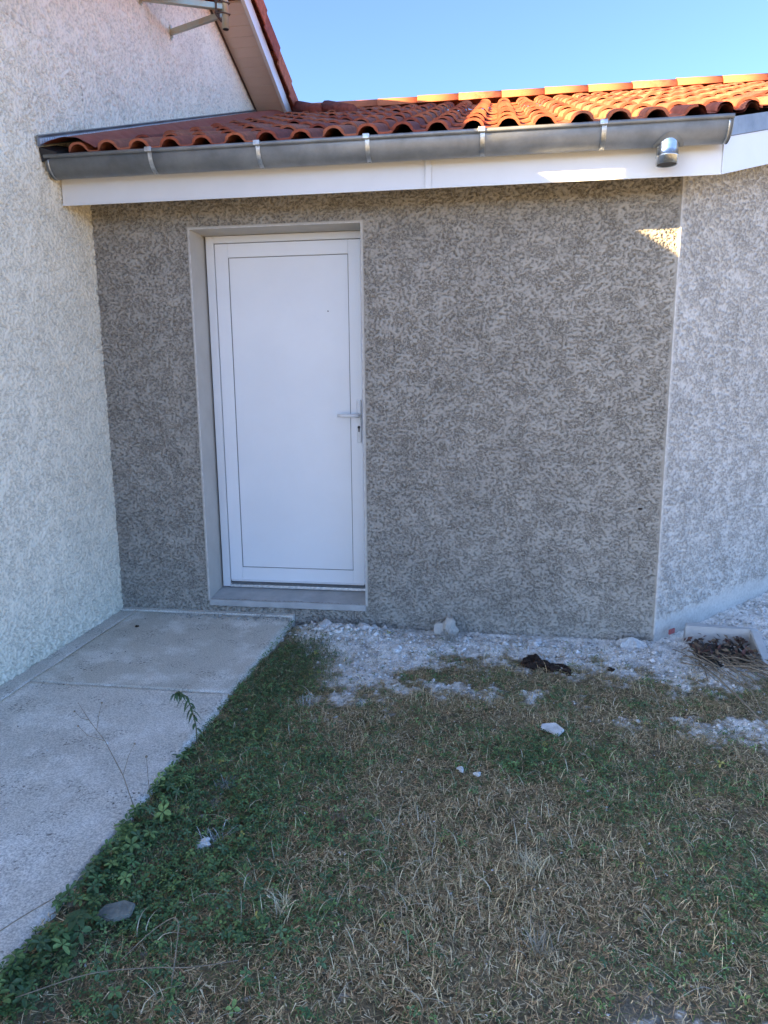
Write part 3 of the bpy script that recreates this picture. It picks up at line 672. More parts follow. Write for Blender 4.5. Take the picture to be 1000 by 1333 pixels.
# verge tiles: one L-shaped piece each
def verge(ya, yb, i):
    bm = B(); x0_, x1_ = OX+.024, OX+.085
    lowf = 0.026  # lower end of each tile stands proud
    s0, s1 = (0.0, lowf) if yb > YP else (lowf, 0.0)
    za, zb = zv(ya)+s0-.02, zv(yb)+s1-.02
    P_ = [(x1_, 0.0), (x1_-.004, -0.012), (x1_-.02, -.105), (x1_-.032, -.105), (x1_-.018, -.022), (0.15, -.03), (0.15, -.012), (0.2, 0.004), (x1_-.03, 0.012), (x1_-.008, 0.009)]
    a = [bm.verts.new((px, ya, za+pz)) for px, pz in P_]; b = [bm.verts.new((px+.004, yb, zb+pz)) for px, pz in P_]
    n = len(P_)
    for q in range(n): bm.faces.new((a[q], a[(q+1) % n], b[(q+1) % n], b[q]))
    bm.faces.new(a[::-1]); bm.faces.new(b); bmesh.ops.recalc_face_normals(bm, faces=bm.faces[:])
    return obj('verge_tile', bm, M['clay%d' % (i % 3)], mroof)
yy = 3.47; i = 0
while yy > YP+0.2: verge(max(YP, yy-0.365), yy, i); yy -= 0.36; i += 1
yy = YP
while yy > YF: verge(yy-0.365, yy, i); yy -= 0.36; i += 1
# two ridge-like tiles at the foot of the verge
for k, (a, b) in enumerate((((0.36, 3.30, 3.99), (0.70, 2.82, 3.78)), ((0.74, 2.86, 3.82), (1.06, 2.40, 3.62)))):
    bm = B(); tube(bm, [a, b], [0.062, 0.052], 10); obj('valley_tile', bm, M['clay2'], mroof, True)
# unseen block on the front slope, shaped to shade the fascia and eave
bm = B(); box(bm, (-0.30, -3.3, 2.2), (0.30, -2.33, 4.03), 0.01); box(bm, (-0.33, -3.33, 4.03), (0.33, -2.30, 4.10), 0.01); ch = obj('unseen_chimney', bm, M['cream_render_plain'], mh)

# ------------------------------------------------------------------ aerial bracket
br = empty('mast_bracket', (0.0, 1.0, 3.8)); tag(br, 'galvanised wall bracket with short mast tube high on the cream gable', 'mast bracket')
mp = Vector((0.482, 1.02, 3.80))
def bar(name, a, b, w_, h_, m, par):
    a, b = Vector(a), Vector(b); d = (b-a).normalized(); s = d.cross(Vector((0, 0, 1))).normalized(); uu = s.cross(d)
    bm = B(); q = lambda p, i_, j_: p+s*w_*i_+uu*h_*j_
    hexa(bm, [q(a, -1, -1), q(a, 1, -1), q(b, 1, -1), q(b, -1, -1), q(a, -1, 1), q(a, 1, 1), q(b, 1, 1), q(b, -1, 1)])
    bmesh.ops.recalc_face_normals(bm, faces=bm.faces[:]); bmesh.ops.bevel(bm, geom=bm.edges[:], offset=0.002, segments=1, affect='EDGES')
    return obj(name, bm, m, par)
bar('bracket_arm', (0.0, 0.79, 3.815), mp+Vector((0, -.02, .015)), 0.016, 0.018, M['galvanised'], br)
bar('bracket_arm', (0.0, 1.235, 3.80), mp+Vector((-0.03, 0, -.02)), 0.012, 0.018, M['galvanised'], br)
bm = B(); tube(bm, [mp+Vector((0.005, -.02, -.115)), mp+Vector((0.005, -.02, .9))], 0.0225, 16); obj('mast_tube', bm, M['galvanised'], br, True)
bm = B(); tube(bm, [mp+Vector((0.005, -.02, -.118)), mp+Vector((0.005, -.02, -.1145))], 0.019, 16); obj('tube_shade', bm, M['black'], br)  # black disc on the closed end, painted shade of an open tube
bm = B()
for dz in (-.03, .035):
    tube(bm, [mp+Vector((-.04, -.055, dz)), mp+Vector((0.005, -.052, dz)), mp+Vector((.038, -.02, dz)), mp+Vector((0.005, .012, dz)), mp+Vector((-.04, .015, dz))], 0.005, 8)
    tube(bm, [mp+Vector((-.052, -.055, dz)), mp+Vector((-.036, -.055, dz))], 0.009, 6); tube(bm, [mp+Vector((-.052, .015, dz)), mp+Vector((-.036, .015, dz))], 0.009, 6)
box(bm, mp+Vector((-.044, -.07, -.05)), mp+Vector((-.036, .03, .055)), 0.001)
obj('clamp', bm, M['dark_timber'], br)
for (yy, zz) in ((0.79, 3.815), (1.235, 3.80)):
    bm = B(); box(bm, (0.0, yy-.012, zz-.045), (0.006, yy+.012, zz+.045), 0.001); tube(bm, [(0.004, yy, zz-.030), (0.016, yy, zz-.030)], 0.008, 6); obj('fixing_plate', bm, M['galvanised'], br)

# ------------------------------------------------------------------ rubble, debris
def lump(bm, c, r, sq=0.6, seed=0, sub=2, rough=0.35):
    r_ = random.Random(seed); t0 = len(bm.verts)
    res = bmesh.ops.create_icosphere(bm, subdivisions=sub, radius=1)
    ph = [r_.uniform(0, 6) for _ in range(6)]; st = (r_.uniform(.75, 1.25), r_.uniform(.75, 1.25), sq); ro = Matrix.Rotation(r_.uniform(0, 6), 3, 'Z')
    for v in res['verts']:
        p = v.co.copy(); k = 1+rough*(math.sin(p.x*3+ph[0])*math.sin(p.y*3.3+ph[1])+0.6*math.sin(p.z*5+ph[2])*math.sin(p.x*6+ph[3]))+r_.uniform(-rough, rough)*0.25
        p = Vector((p.x*st[0], p.y*st[1], p.z*st[2]))*k*r; v.co = ro @ p+Vector(c)
def gzf(x_, y_): return float(gz(np.array([x_]), np.array([y_]))[0])
# small chips as one uncountable mass
def chips(n, fn, rmin, rmax, colf):
    Vc = []; Fc = []; Cc = []; off = 0
    base = np.array([(1, 0, 0), (-1, 0, 0), (0, 1, 0), (0, -1, 0), (0, 0, 1), (0, 0, -1)], float)
    ff = np.array([(0, 2, 4), (2, 1, 4), (1, 3, 4), (3, 0, 4), (2, 0, 5), (1, 2, 5), (3, 1, 5), (0, 3, 5)])
    P_ = fn(n); z_ = gz(P_[:, 0], P_[:, 1])
    for i in range(len(P_)):
        r = rmin*(rmax/rmin)**(rng.random()**2.2); s = rng.uniform(0.5, 1.3, (6, 1)); a = rng.uniform(0, 6.28)
        q = base*s*np.array([r, r*rng.uniform(.5, 1), r*rng.uniform(.3, .7)])+rng.normal(0, r*.12, (6, 3))
        c_, s_ = math.cos(a), math.sin(a); q = np.stack([q[:, 0]*c_-q[:, 1]*s_, q[:, 0]*s_+q[:, 1]*c_, q[:, 2]], -1)
        Vc.append(q+np.array([P_[i, 0], P_[i, 1], z_[i]+r*.2])); Fc.append(ff+off); off += 6
        Cc.append(np.tile(colf(), (6, 1)))
    return np.concatenate(Vc), np.concatenate(Fc), np.concatenate(Cc)
def rub_pts(n):
    out = []
    while len(out) < n:
        q = np.stack([rng.uniform(1.12, 4.6, n), rng.uniform(-1.5, 1.3, n)], -1)
        q = q[(q[:, 1] < q[:, 0]-3.22) | (q[:, 1] < -0.02)]
        pr = powder(q[:, 0], q[:, 1])**1.5; out += list(q[rng.random(len(q)) < pr])
    return np.array(out[:n])
V1, F1, C1 = chips(15000, rub_pts, 0.0022, 0.017, lambda: np.array([0.90, 0.885, 0.86])*rng.uniform(0.75, 1.0)*(1 if rng.random() > .12 else 0.5))
o = mesh_np('plaster_rubble', V1, F1, M['rubble'], col=C1); tag(o, 'white crumbled plaster scattered along the foot of the grey wall', 'rubble', kind='stuff')
def heap_pts(n):
    a = np.stack([1.46+rng.normal(0, .17, n), -0.16+rng.normal(0, .09, n)], -1); k = n//3; a[:k] = np.stack([rng.uniform(1.7, 3.2, k), -0.12-np.abs(rng.normal(0, .12, k))], -1)
    a[:, 1] = np.minimum(a[:, 1], -0.02); return a
V1, F1, C1 = chips(700, heap_pts, 0.006, 0.032, lambda: np.array([0.92, 0.90, 0.86])*rng.uniform(0.75, 1.0))
o = mesh_np('plaster_heap', V1, F1, M['rubble'], col=C1); tag(o, 'heap of broken plaster bits beside the path end below the sill', 'rubble', kind='stuff')
def lawn_pts(n): return np.stack([rng.uniform(1.15, 3.8, n), -0.4-2.4*rng.random(n)**1.6], -1)
V1, F1, C1 = chips(900, lawn_pts, 0.002, 0.007, lambda: np.array([0.70, 0.70, 0.68])*rng.uniform(0.5, 1.1)); V1[:, 2] += 0.012
o = mesh_np('plaster_crumbs', V1, F1, M['rubble'], col=C1); tag(o, 'tiny white plaster crumbs sprinkled over the dry lawn', 'crumbs', kind='stuff')
def slab_pts(n):
    a = np.stack([rng.uniform(0.35, 1.09, n), -0.05-np.abs(rng.normal(0, 0.05, n))], -1); return a
V1, F1, C1 = chips(330, slab_pts, 0.002, 0.013, lambda: np.array([0.62, 0.61, 0.58])*rng.uniform(0.35, 1.2)); V1[:, 2] += 0.003-gz(V1[:, 0], V1[:, 1])
o = mesh_np('mortar_crumbs', V1, F1, M['rubble'], col=C1); tag(o, 'grey mortar crumbs along the slab under the door sill', 'crumbs', kind='stuff')
def slab_pts2(n): return np.stack([rng.uniform(0.05, 1.07, n), rng.uniform(-2.6, -0.1, n)], -1)
V1, F1, C1 = chips(130, slab_pts2, 0.0015, 0.007, lambda: np.array([0.78, 0.78, 0.76])*rng.choice([1.0, 1.0, .25])); V1[:, 2] += 0.002-gz(V1[:, 0], V1[:, 1])
o = mesh_np('grit', V1, F1, M['rubble'], col=C1); tag(o, 'loose white grit lying on the concrete path', 'grit', kind='stuff')

def thing_lump(name, label, cat, x_, y_, r, m, sq=0.6, seed=1, dz=0.0, rough=.35, group=None, z=None):
    bm = B(); zz = (gzf(x_, y_) if z is None else z)
    lump(bm, (0, 0, r*sq*0.55+dz), r, sq, seed, 3, rough)
    o = obj(name, bm, m); o.location = (x_, y_, zz); tag(o, label, cat, group); return o
thing_lump('mortar_lump', 'big round grey mortar lump against the middle of the grey wall', 'mortar lump', 2.04, -0.075, 0.072, M['stone'] if False else M['smooth_render'], 0.85, 5)
thing_lump('plaster_chunk', 'flat pale plaster chunk on top of the rubble heap beside the path end', 'plaster chunk', 1.33, -0.10, 0.055, M['plaster'], 0.35, 11)
thing_lump('plaster_chunk', 'angular plaster chunk at the right side of the rubble heap below the sill', 'plaster chunk', 1.56, -0.10, 0.042, M['plaster'], 0.45, 12)
thing_lump('plaster_chunk', 'small white plaster chunk on the grass front of the rubble heap', 'plaster chunk', 1.78, -0.38, 0.026, M['plaster'], 0.5, 13)
thing_lump('plaster_chunk', 'white plaster chunk just above the dark soil clod', 'plaster chunk', 2.535, -0.12, 0.032, M['plaster'], 0.6, 14)
thing_lump('soil_clod', 'dark brown soil clod lying on the white rubble', 'soil clod', 2.515, -0.42, 0.048, M['clod'], 0.6, 21, rough=.5)
thing_lump('soil_clod', 'flat dark soil smear right of the large brown clod', 'soil clod', 2.64, -0.46, 0.055, M['clod'], 0.25, 22, rough=.6)
thing_lump('soil_clod', 'tiny dark soil crumb right of the flat smear near the film', 'soil clod', 2.90, -0.44, 0.022, M['clod'], 0.35, 23, rough=.5)
thing_lump('plaster_chip', 'small white plaster chip in the lawn left of its twin', 'plaster chip', 2.181, -1.499, 0.013, M['plaster'], 0.6, 31, 0.018)
thing_lump('plaster_chip', 'small white plaster chip in the lawn right of its twin', 'plaster chip', 2.245, -1.53, 0.013, M['plaster'], 0.6, 32, 0.018)
thing_lump('plaster_chip', 'white plaster chip under white dried stems near the path', 'plaster chip', 1.384, -2.062, 0.021, M['plaster'], 0.5, 33, 0.016)
thing_lump('plaster_chip', 'white plaster piece lying on the slab near its middle', 'plaster chip', 0.78, -1.58, 0.009, M['plaster'], 0.6, 34, 0, z=0)
thing_lump('dark_pebble', 'small dark pebble on the brown slab near the cream wall', 'pebble', 0.245, -0.30, 0.010, M['clod'], 0.6, 35, 0, z=0)
def plate(name, label, cat, pts, th, m, loc, tilt=(0, 0, 0)):
    bm = B(); a = [bm.verts.new((p[0], p[1], 0)) for p in pts]; f = bm.faces.new(a)
    r = bmesh.ops.extrude_face_region(bm, geom=[f])
    for v in r['geom']:
        if isinstance(v, bmesh.types.BMVert): v.co.z += th
    bmesh.ops.recalc_face_normals(bm, faces=bm.faces[:]); bmesh.ops.bevel(bm, geom=bm.edges[:], offset=th*.2, segments=2, affect='EDGES')
    for v in bm.verts: v.co.z += random.uniform(-.001, .001)
    o = obj(name, bm, m); o.location = loc; o.rotation_euler = tilt; return tag(o, label, cat)
plate('plaster_piece', 'flat white plaster piece lying alone on the lawn right of centre', 'plaster piece', [(-.045, .02), (-.03, .048), (.028, .045), (.05, -.01), (.012, -.045), (-.008, -.012)], 0.012, M['plaster'], (2.549, -1.146, gzf(2.549, -1.146)+.018), (.1, -.08, .2))
plate('flat_stone', 'flat greenish grey stone in the weeds beside the path', 'stone', [(-.055, -.012), (-.03, .022), (.02, .034), (.052, .02), (.045, -.018), (-.005, -.034)], 0.014, M['stone'], (1.262, -2.39, gzf(1.262, -2.39)+.016), (.12, .05, .3))

# open drain box with dead leaves at the right corner
db = empty('drain_box', (3.50, -0.17, -0.05)); tag(db, 'open concrete drain box by the corner filled with dead leaves', 'drain box')
bm = B()
def skew(p): return p
hexa(bm, [(3.36, -0.02, -.12), (3.76, -0.02, -.12), (3.80, 0.05, -.12), (3.36, 0.05, -.12), (3.36, -0.02, 0.045), (3.70, -0.04, 0.045), (3.76, 0.03, 0.03), (3.38, 0.05, 0.045)])
hexa(bm, [(3.655, -0.40, -.10), (3.71, -0.42, -.10), (3.76, -0.02, -.12), (3.70, -0.03, -.12), (3.655, -0.40, -.035), (3.70, -0.42, -.05), (3.745, -0.03, 0.04), (3.69, -0.04, 0.045)])
bmesh.ops.bevel(bm, geom=bm.edges[:], offset=0.005, segments=2, affect='EDGES'); obj('concrete_rim', bm, M['concrete_sill'], db)
bm = B(); box(bm, (3.38, -0.34, -0.09), (3.66, -0.03, -0.05)); obj('pit_shade', bm, M['black'], db)  # solid black block standing in for the shade inside the box
Vd = []; Fd = []; Cd = []; off = 0
for i in range(230):
    x_, y_ = rng.uniform(3.34, 3.66), rng.uniform(-.33, -.05); r = rng.uniform(.008, .022); a = rng.uniform(0, 6.28); t1, t2 = rng.uniform(-.9, .9, 2)
    q = np.array([(-1, 0, 0), (0, .45, .25), (1, 0, 0), (0, -.45, .25)])*r; q[:, 2] += q[:, 0]*t1+q[:, 1]*t2
    q = np.stack([q[:, 0]*math.cos(a)-q[:, 1]*math.sin(a), q[:, 0]*math.sin(a)+q[:, 1]*math.cos(a), q[:, 2]], -1)
    Vd.append(q+np.array([x_, y_, -0.035+rng.uniform(0, .05)])); Fd.append(np.array([(0, 1, 2, 3)])+off); off += 4
    Cd.append(np.tile(np.array([[.10, .05, .035], [.22, .15, .10], [.06, .04, .03], [.14, .06, .05]])[rng.integers(4)], (4, 1)))
o = mesh_np('dead_leaves', np.concatenate(Vd), np.concatenate(Fd), M['blade'], db, col=np.concatenate(Cd)); o['kind'] = 'stuff'
# twig bundle
tw = empty('twig_pile', (3.45, -0.5, -0.04)); tag(tw, 'pile of long dry twigs spilling from the drain box onto the grass', 'twig pile')
for i in range(46):
    x_, y_ = random.uniform(3.24, 3.62), random.uniform(-0.52, -0.18); a = random.gauss(-0.72, .45); L_ = random.uniform(.15, .55); r = random.uniform(.0014, .0042)
    if x_ < 3.42 and y_ < -0.35: y_ += .12
    pts = []; zz = gzf(x_, y_)+random.uniform(.02, .06)
    for k in range(5):
        s = k/4*L_; pts.append((x_+math.cos(a)*s+random.gauss(0, .004), y_+math.sin(a)*s+random.gauss(0, .004), zz-s*0.05+.02*math.sin(k*1.3)))
    bm = B(); tube(bm, pts, [r, r, r*.9, r*.8, r*.4], 5); obj('twig', bm, M['twig'], tw, True)
bm = B(); tube(bm, [(3.33, -.42, -.01), (3.36, -.62, 0.0), (3.41, -.85, -.02), (3.46, -1.12, -.045)], [.004, .0045, .004, .003], 6); obj('twig', bm, M['twig'], tw, True)['label'] = 'longest pale twig pointing at the lawn'
# crumpled film at the wall corner
bm = B(); rr = []
for i in range(9):
    q_ = i/8; R_ = .010+.065*q_
    rr.append([bm.verts.new((R_*math.cos(a)*1.15, R_*math.sin(a)*.7, 0.055*(1-q_)**.75+.014*q_*math.sin(5*a+1.3)+.010*q_*math.sin(11*a+q_*4)+random.gauss(0, .0022))) for a in [2*math.pi*k/44 for k in range(44)]])
for i in range(8):
    for k in range(44): bm.faces.new((rr[i][k], rr[i+1][k], rr[i+1][(k+1) % 44], rr[i][(k+1) % 44]))
bm.faces.new(rr[0])
o = obj('plastic_film', bm, M['film']); o.location = (3.06, -0.10, gzf(3.06, -.10)); tag(o, 'crumpled whitish dusty film heaped at the foot of the wall corner', 'film')
bm = B(); box(bm, (-.026, -.005, -.014), (.026, .005, .014), .003); o = obj('red_scrap', bm, M['red_tag']); o.location = (3.31, 0.060, -0.018); o.rotation_euler = (0, 0, .785); tag(o, 'faded red scrap at the foot of the side wall', 'scrap')

# ------------------------------------------------------------------ lawn
def mask_green(x, y):
    g = 0.16+0.5*gauss(x, y, 1.25, -1.2, .22, .9)+0.9*gauss(x, y, 1.28, -0.62, .16, .34)+0.7*gauss(x, y, 1.35, -2.1, .25, .6)+0.5*gauss(x, y, 1.55, -1.6, .28, .35)
    g = g+0.55*gauss(x, y, 3.0, -2.05, .28, .30)+0.45*gauss(x, y, 2.45, -1.3, .35, .2)+0.35*gauss(x, y, 2.7, -1.55, .25, .2)+0.35*gauss(x, y, 1.75, -2.3, .2, .25)+.3*gauss(x, y, 3.2, -1.5, .2, .2)
    g = g-0.35*gauss(x, y, 2.35, -2.1, .38, .30)+0.30*gn(x*3.3, y*3.3, 51)+0.38*gn(x*9, y*9, 52)
    return np.clip(g, 0, 1)
def mask_dry(x, y):
    d = 0.5+0.6*gauss(x, y, 2.3, -2.1, .45, .4)+0.25*gauss(x, y, 2.2, -0.95, .5, .15)+0.4*gn(x*4, y*4, 53)+.45*gn(x*11, y*11, 54)-0.5*gauss(x, y, 1.25, -0.75, .2, .45)-.5*gauss(x, y, 2.78, -2.52, .24, .1)
    return np.clip(d, 0, 1)
def scatter(n, dens, x0=1.09, x1=4.3, y0=-3.0, y1=-0.1):
    out = []; tot = 0
    while tot < n:
        q = np.stack([rng.uniform(x0, x1, n*2), rng.uniform(y0, y1, n*2)], -1)
        q = q[rng.random(len(q)) < dens(q[:, 0], q[:, 1])]; out.append(q); tot += len(q)
    return np.concatenate(out)[:n]
def blades(P_, h0, h1, wd, lean, cols, segs=3, zoff=0.0, mat_=None, flat=0.0):
    n = len(P_); th = rng.uniform(0, 2*np.pi, n); H = rng.uniform(h0, h1, n); ln = rng.uniform(lean*0.4, lean, n)*1.0
    W = wd*rng.uniform(0.6, 1.3, n); d = np.stack([np.cos(th), np.sin(th)], -1); sx = np.stack([-np.sin(th), np.cos(th)], -1)
    curl = rng.normal(0, 0.35, n); z0 = gz(P_[:, 0], P_[:, 1])+zoff
    V = np.zeros((n, (segs+1)*2, 3))
    for k in range(segs+1):
        s = k/segs; horiz = H*ln*(s**1.4); vert = H*s*np.sqrt(np.clip(1-(ln*s*0.9)**2, 0.02, 1))*(1-flat*s)
        cx = P_[:, 0]+d[:, 0]*horiz+sx[:, 0]*curl*H*s*s; cy_ = P_[:, 1]+d[:, 1]*horiz+sx[:, 1]*curl*H*s*s
        w_ = W*(1-s)**0.6*0.5+W*0.06
        V[:, 2*k] = np.stack([cx-sx[:, 0]*w_, cy_-sx[:, 1]*w_, z0+vert], -1); V[:, 2*k+1] = np.stack([cx+sx[:, 0]*w_, cy_+sx[:, 1]*w_, z0+vert], -1)
    b = (np.arange(n)*(segs+1)*2)[:, None]
    F = np.concatenate([np.stack([b[:, 0]+2*k, b[:, 0]+2*k+1, b[:, 0]+2*k+3, b[:, 0]+2*k+2], -1) for k in range(segs)])
    C = np.repeat(cols, (segs+1)*2, axis=0)
    return V.reshape(-1, 3), F, C
def palette(n, arr, jit=.2):
    a = np.array(arr)[rng.integers(len(arr), size=n)]; return a*(1+rng.uniform(-jit, jit, (n, 1)))
onground = lambda x, y: (1-0.93*powder(x, y))
GREEN = [(.16, .23, .075), (.19, .26, .09), (.14, .19, .075), (.24, .26, .10)]
DRY = [(.80, .58, .33), (.68, .48, .26), (.90, .72, .46), (.48, .31, .17), (.70, .42, .23)]
sets = []
# matted straw
Pd = scatter(42000, lambda x, y: (mask_dry(x, y)**1.1)*onground(x, y)); sets.append(('dry_grass', blades(Pd, .012, .048, .0019, 1.05, palette(len(Pd), DRY, .25), 2, 0.004, flat=.80)))
Pd2 = scatter(3500, lambda x, y: np.clip(mask_dry(x, y)-.45, 0, 1)*1.4*onground(x, y)); b2 = blades(Pd2, .03, .075, .0017, .75, palette(len(Pd2), DRY[:3], .25), 3)
Pg = scatter(40000, lambda x, y: (0.10+mask_green(x, y))*onground(x, y)); b3 = blades(Pg, .015, .045, .0021, 1.0, palette(len(Pg), GREEN, .25), 2, flat=.45)
Pg2 = scatter(4200, lambda x, y: (gauss(x, y, 1.27, -.60, .15, .33)+.6*gauss(x, y, 1.22, -1.3, .12, .7))*1.0); b4 = blades(Pg2, .03, .075, .0022, 1.05, palette(len(Pg2), [(.09, .15, .06), (.12, .18, .07), (.22, .18, .10)], .25), 3, flat=.6)
def thatch(P_, l0, l1, wd, cols, hz):
    n = len(P_); th = rng.uniform(0, 2*np.pi, n); L_ = rng.uniform(l0, l1, n); W = wd*rng.uniform(.6, 1.4, n)
    z = gz(P_[:, 0], P_[:, 1])+rng.uniform(0.002, hz, n); tz = rng.normal(0, .22, n)*L_
    dx, dy = np.cos(th)*L_/2, np.sin(th)*L_/2; sx, sy_ = -np.sin(th)*W/2, np.cos(th)*W/2
    a = np.stack([P_[:, 0]-dx-sx, P_[:, 1]-dy-sy_, z-tz/2], -1); b = np.stack([P_[:, 0]-dx+sx, P_[:, 1]-dy+sy_, z-tz/2], -1); c = np.stack([P_[:, 0]+dx, P_[:, 1]+dy, z+tz/2], -1)
    i_ = np.arange(n)*3; return np.stack([a, b, c], 1).reshape(-1, 3), np.stack([i_, i_+1, i_+2], -1), np.repeat(cols, 3, axis=0)
Pt = scatter(95000, lambda x, y: (0.35+mask_dry(x, y)*.65)*onground(x, y))
V_, F_, C_ = thatch(Pt, .014, .042, .0032, palette(len(Pt), DRY+[(.36, .22, .11), (.24, .15, .08), (.18, .22, .08), (.42, .32, .16)], .3), .016)
o = mesh_np('thatch', V_, F_, M['blade'], col=C_); tag(o, 'short matted straw and dead leaf litter covering the soil', 'thatch', kind='stuff')
def join(name, lst, label, cat, m):
    Vc, Fc, Cc, off = [], [], [], 0
    for V_, F_, C_ in lst: Vc.append(V_); Fc.append(F_+off); Cc.append(C_); off += len(V_)
    o = mesh_np(name, np.concatenate(Vc), np.concatenate(Fc), m, col=np.concatenate(Cc)); return tag(o, label, cat, kind='stuff')
join('dry_grass', [sets[0][1], b2], 'matted straw coloured dead grass over the lawn', 'dry grass', M['blade'])
join('green_grass', [b3, b4], 'short dark green grass growing between the straw', 'grass', M['blade'])
# clover and weeds: leaflets on short stalks
def leaves(P_, nl, r0, r1, h0, h1, cols, spread=2*np.pi, wid=.55):
    P_ = P_[P_[:, 0] > XS+0.006]; cols = cols[:len(P_)]; n = len(P_); R0 = rng.uniform(r0, r1, n); H = rng.uniform(h0, h1, n); th = rng.uniform(0, 6.28, n); z0 = gz(P_[:, 0], P_[:, 1])+H
    z0 = np.where(P_[:, 0] < XS+.035, np.maximum(z0, 0.004), z0); tx, ty = rng.normal(0, .3, n), rng.normal(0, .3, n)
    allV = []
    for k in range(nl):
        a = th+spread*k/nl; c_, s_ = np.cos(a), np.sin(a); r = R0*rng.uniform(.8, 1.1, n)
        loc = [(0.05, 0, 0), (.45, wid*.5, .16), (.85, wid*.42, .12), (1.05, 0, .02), (.85, -wid*.42, .12), (.45, -wid*.5, .16)]
        for (lx, ly, lz) in loc:
            X = (lx*c_-ly*s_)*r; Y = (lx*s_+ly*c_)*r; allV.append(np.stack([P_[:, 0]+X, P_[:, 1]+Y, z0+lz*r+tx*X+ty*Y-abs(lx)*r*.12], -1))
    V = np.stack(allV, 1).reshape(-1, 3)
    b = np.arange(n*nl)*6
    F = np.concatenate([np.stack([b, b+1, b+2, b+3], -1), np.stack([b, b+3, b+4, b+5], -1)])
    return V, F, np.repeat(cols, nl*6, axis=0)
LG = [(.10, .21, .075), (.145, .26, .09), (.08, .165, .07), (.20, .32, .11), (.115, .21, .10)]
Pc = scatter(14000, lambda x, y: np.clip(mask_green(x, y)-.12+.25*gn(x*5, y*5, 61), 0, 1)*(1-.6*gauss(x, y, 1.3, -.65, .2, .3))*onground(x, y)); Cc_ = palette(len(Pc), LG, .25)
l1 = leaves(Pc, 3, .0065, .0125, .008, .030, Cc_)
Py = scatter(160, lambda x, y: mask_green(x, y)); l3 = leaves(Py, 3, .009, .015, .02, .035, palette(160, [(.42, .36, .10), (.35, .30, .13)], .2))
edge = lambda n, y0, y1, s, mu: np.stack([XS+mu+rng.normal(0, s, n), rng.uniform(y0, y1, n)], -1)
Pe = edge(1100, -2.75, -1.45, .045, .050); Pe = Pe[(gn(Pe[:, 1]*7, Pe[:, 0]*9, 71)*.9+.42-.25*np.clip(Pe[:, 1]+2.0, 0, 1)) > rng.random(len(Pe))]; l2 = leaves(Pe, 5, .013, .030, .012, .055, palette(len(Pe), LG, .25), wid=.45)
Pe2 = scatter(420, lambda x, y: mask_green(x, y)*gauss(x, y, 1.45, -2.4, .4, .5), y1=-1.7); l4 = leaves(Pe2, 4, .010, .022, .010, .035, palette(len(Pe2), LG, .25))
join('clover', [l1, l2, l3, l4], 'low clover and cinquefoil leaves between grass and along the path edge', 'clover', M['blade'])
# long loose straws
def straw(label, pts, r=.0016, m='twig'):
    P4 = [Vector(q_) for q_ in pts]; P4 = [P4[0]*2-P4[1]]+P4+[P4[-1]*2-P4[-2]]; pts = []
    for k in range(1, len(P4)-2):
        for t_ in (0, .25, .5, .75):
            a, b, c, d = P4[k-1:k+3]; pts.append(0.5*((2*b)+(c-a)*t_+(2*a-5*b+4*c-d)*t_*t_+(3*b-3*c+d-a)*t_**3))
    pts.append(P4[-2])
    bm = B(); tube(bm, pts, r, 5); o = obj('straw', bm, M[m], smooth=True); return tag(o, label, 'straw', None)
def onz(px, py, dz): return (px, py, gzf(px, py)+dz)
straw('long pale bent straw across the weeds at the bottom left', [onz(1.20, -2.72, .05), onz(1.32, -2.62, .06), onz(1.45, -2.575, .055), onz(1.56, -2.55, .045), onz(1.66, -2.50, .03)], .0014)
straw('arched dry stalk standing in the weeds near the path', [onz(1.52, -2.60, .01), onz(1.505, -2.52, .07), onz(1.48, -2.46, .10), onz(1.42, -2.47, .07), onz(1.36, -2.54, .03)], .0013)
straw('pale straw leaning on the slab edge at far bottom left', [onz(1.02, -2.68, .07), onz(1.09, -2.56, .085), onz(1.14, -2.47, .09)], .0016)
random.seed(21)
for i in range(110):
    pass
Ps = scatter(420, lambda x, y: mask_dry(x, y)*onground(x, y)); bs = blades(Ps, .07, .16, .0022, 1.0, palette(len(Ps), [(.66, .57, .43), (.55, .46, .33)], .2), 5, .012, flat=.75)
join('loose_straw', [bs], 'loose pale straws lying over the lawn', 'straw', M['blade'])
# white powdered tufts
def tuft(label, x_, y_, n, hh, c):
    P_ = np.stack([x_+rng.normal(0, .018, n), y_+rng.normal(0, .018, n)], -1); V_, F_, C_ = blades(P_, hh*.5, hh, .0022, .9, palette(n, c, .15), 4)
    o = mesh_np('grass_tuft', V_, F_, M['blade'], col=C_); tag(o, label, 'grass tuft')
WT = [(.62, .62, .60), (.5, .5, .47), (.7, .7, .68)]
tuft('plaster whitened grass tuft left of the lawn near the path', 1.40, -2.02, 46, .06, WT)
tuft('plaster whitened grass tuft under the slab corner', 1.46, -1.02, 55, .06, WT)
tuft('whitish dusty tuft beside the path at mid length', 1.33, -1.72, 60, .05, [(.30, .36, .33), (.40, .43, .40)])
tuft('bleached straw tuft in the bare centre right of the lawn', 2.42, -2.02, 90, .085, DRY[2:3]+[(.42, .34, .24)])
tuft('bleached straw tuft near the bottom centre of the lawn', 2.42, -2.33, 80, .08, [(.40, .36, .28), (.30, .26, .2)])
tuft('reddish brown dry tuft left of the lawn centre', 1.78, -1.88, 70, .06, [(.32, .20, .14), (.26, .17, .12)])
tuft('straw tuft with upright stems left of the bottom centre', 1.72, -2.30, 40, .085, DRY[2:3])
tuft('dusty grey stem bundle leaning on the mortar lump', 2.06, -.20, 90, .10, [(.45, .44, .40), (.30, .29, .26), (.55, .54, .5)])

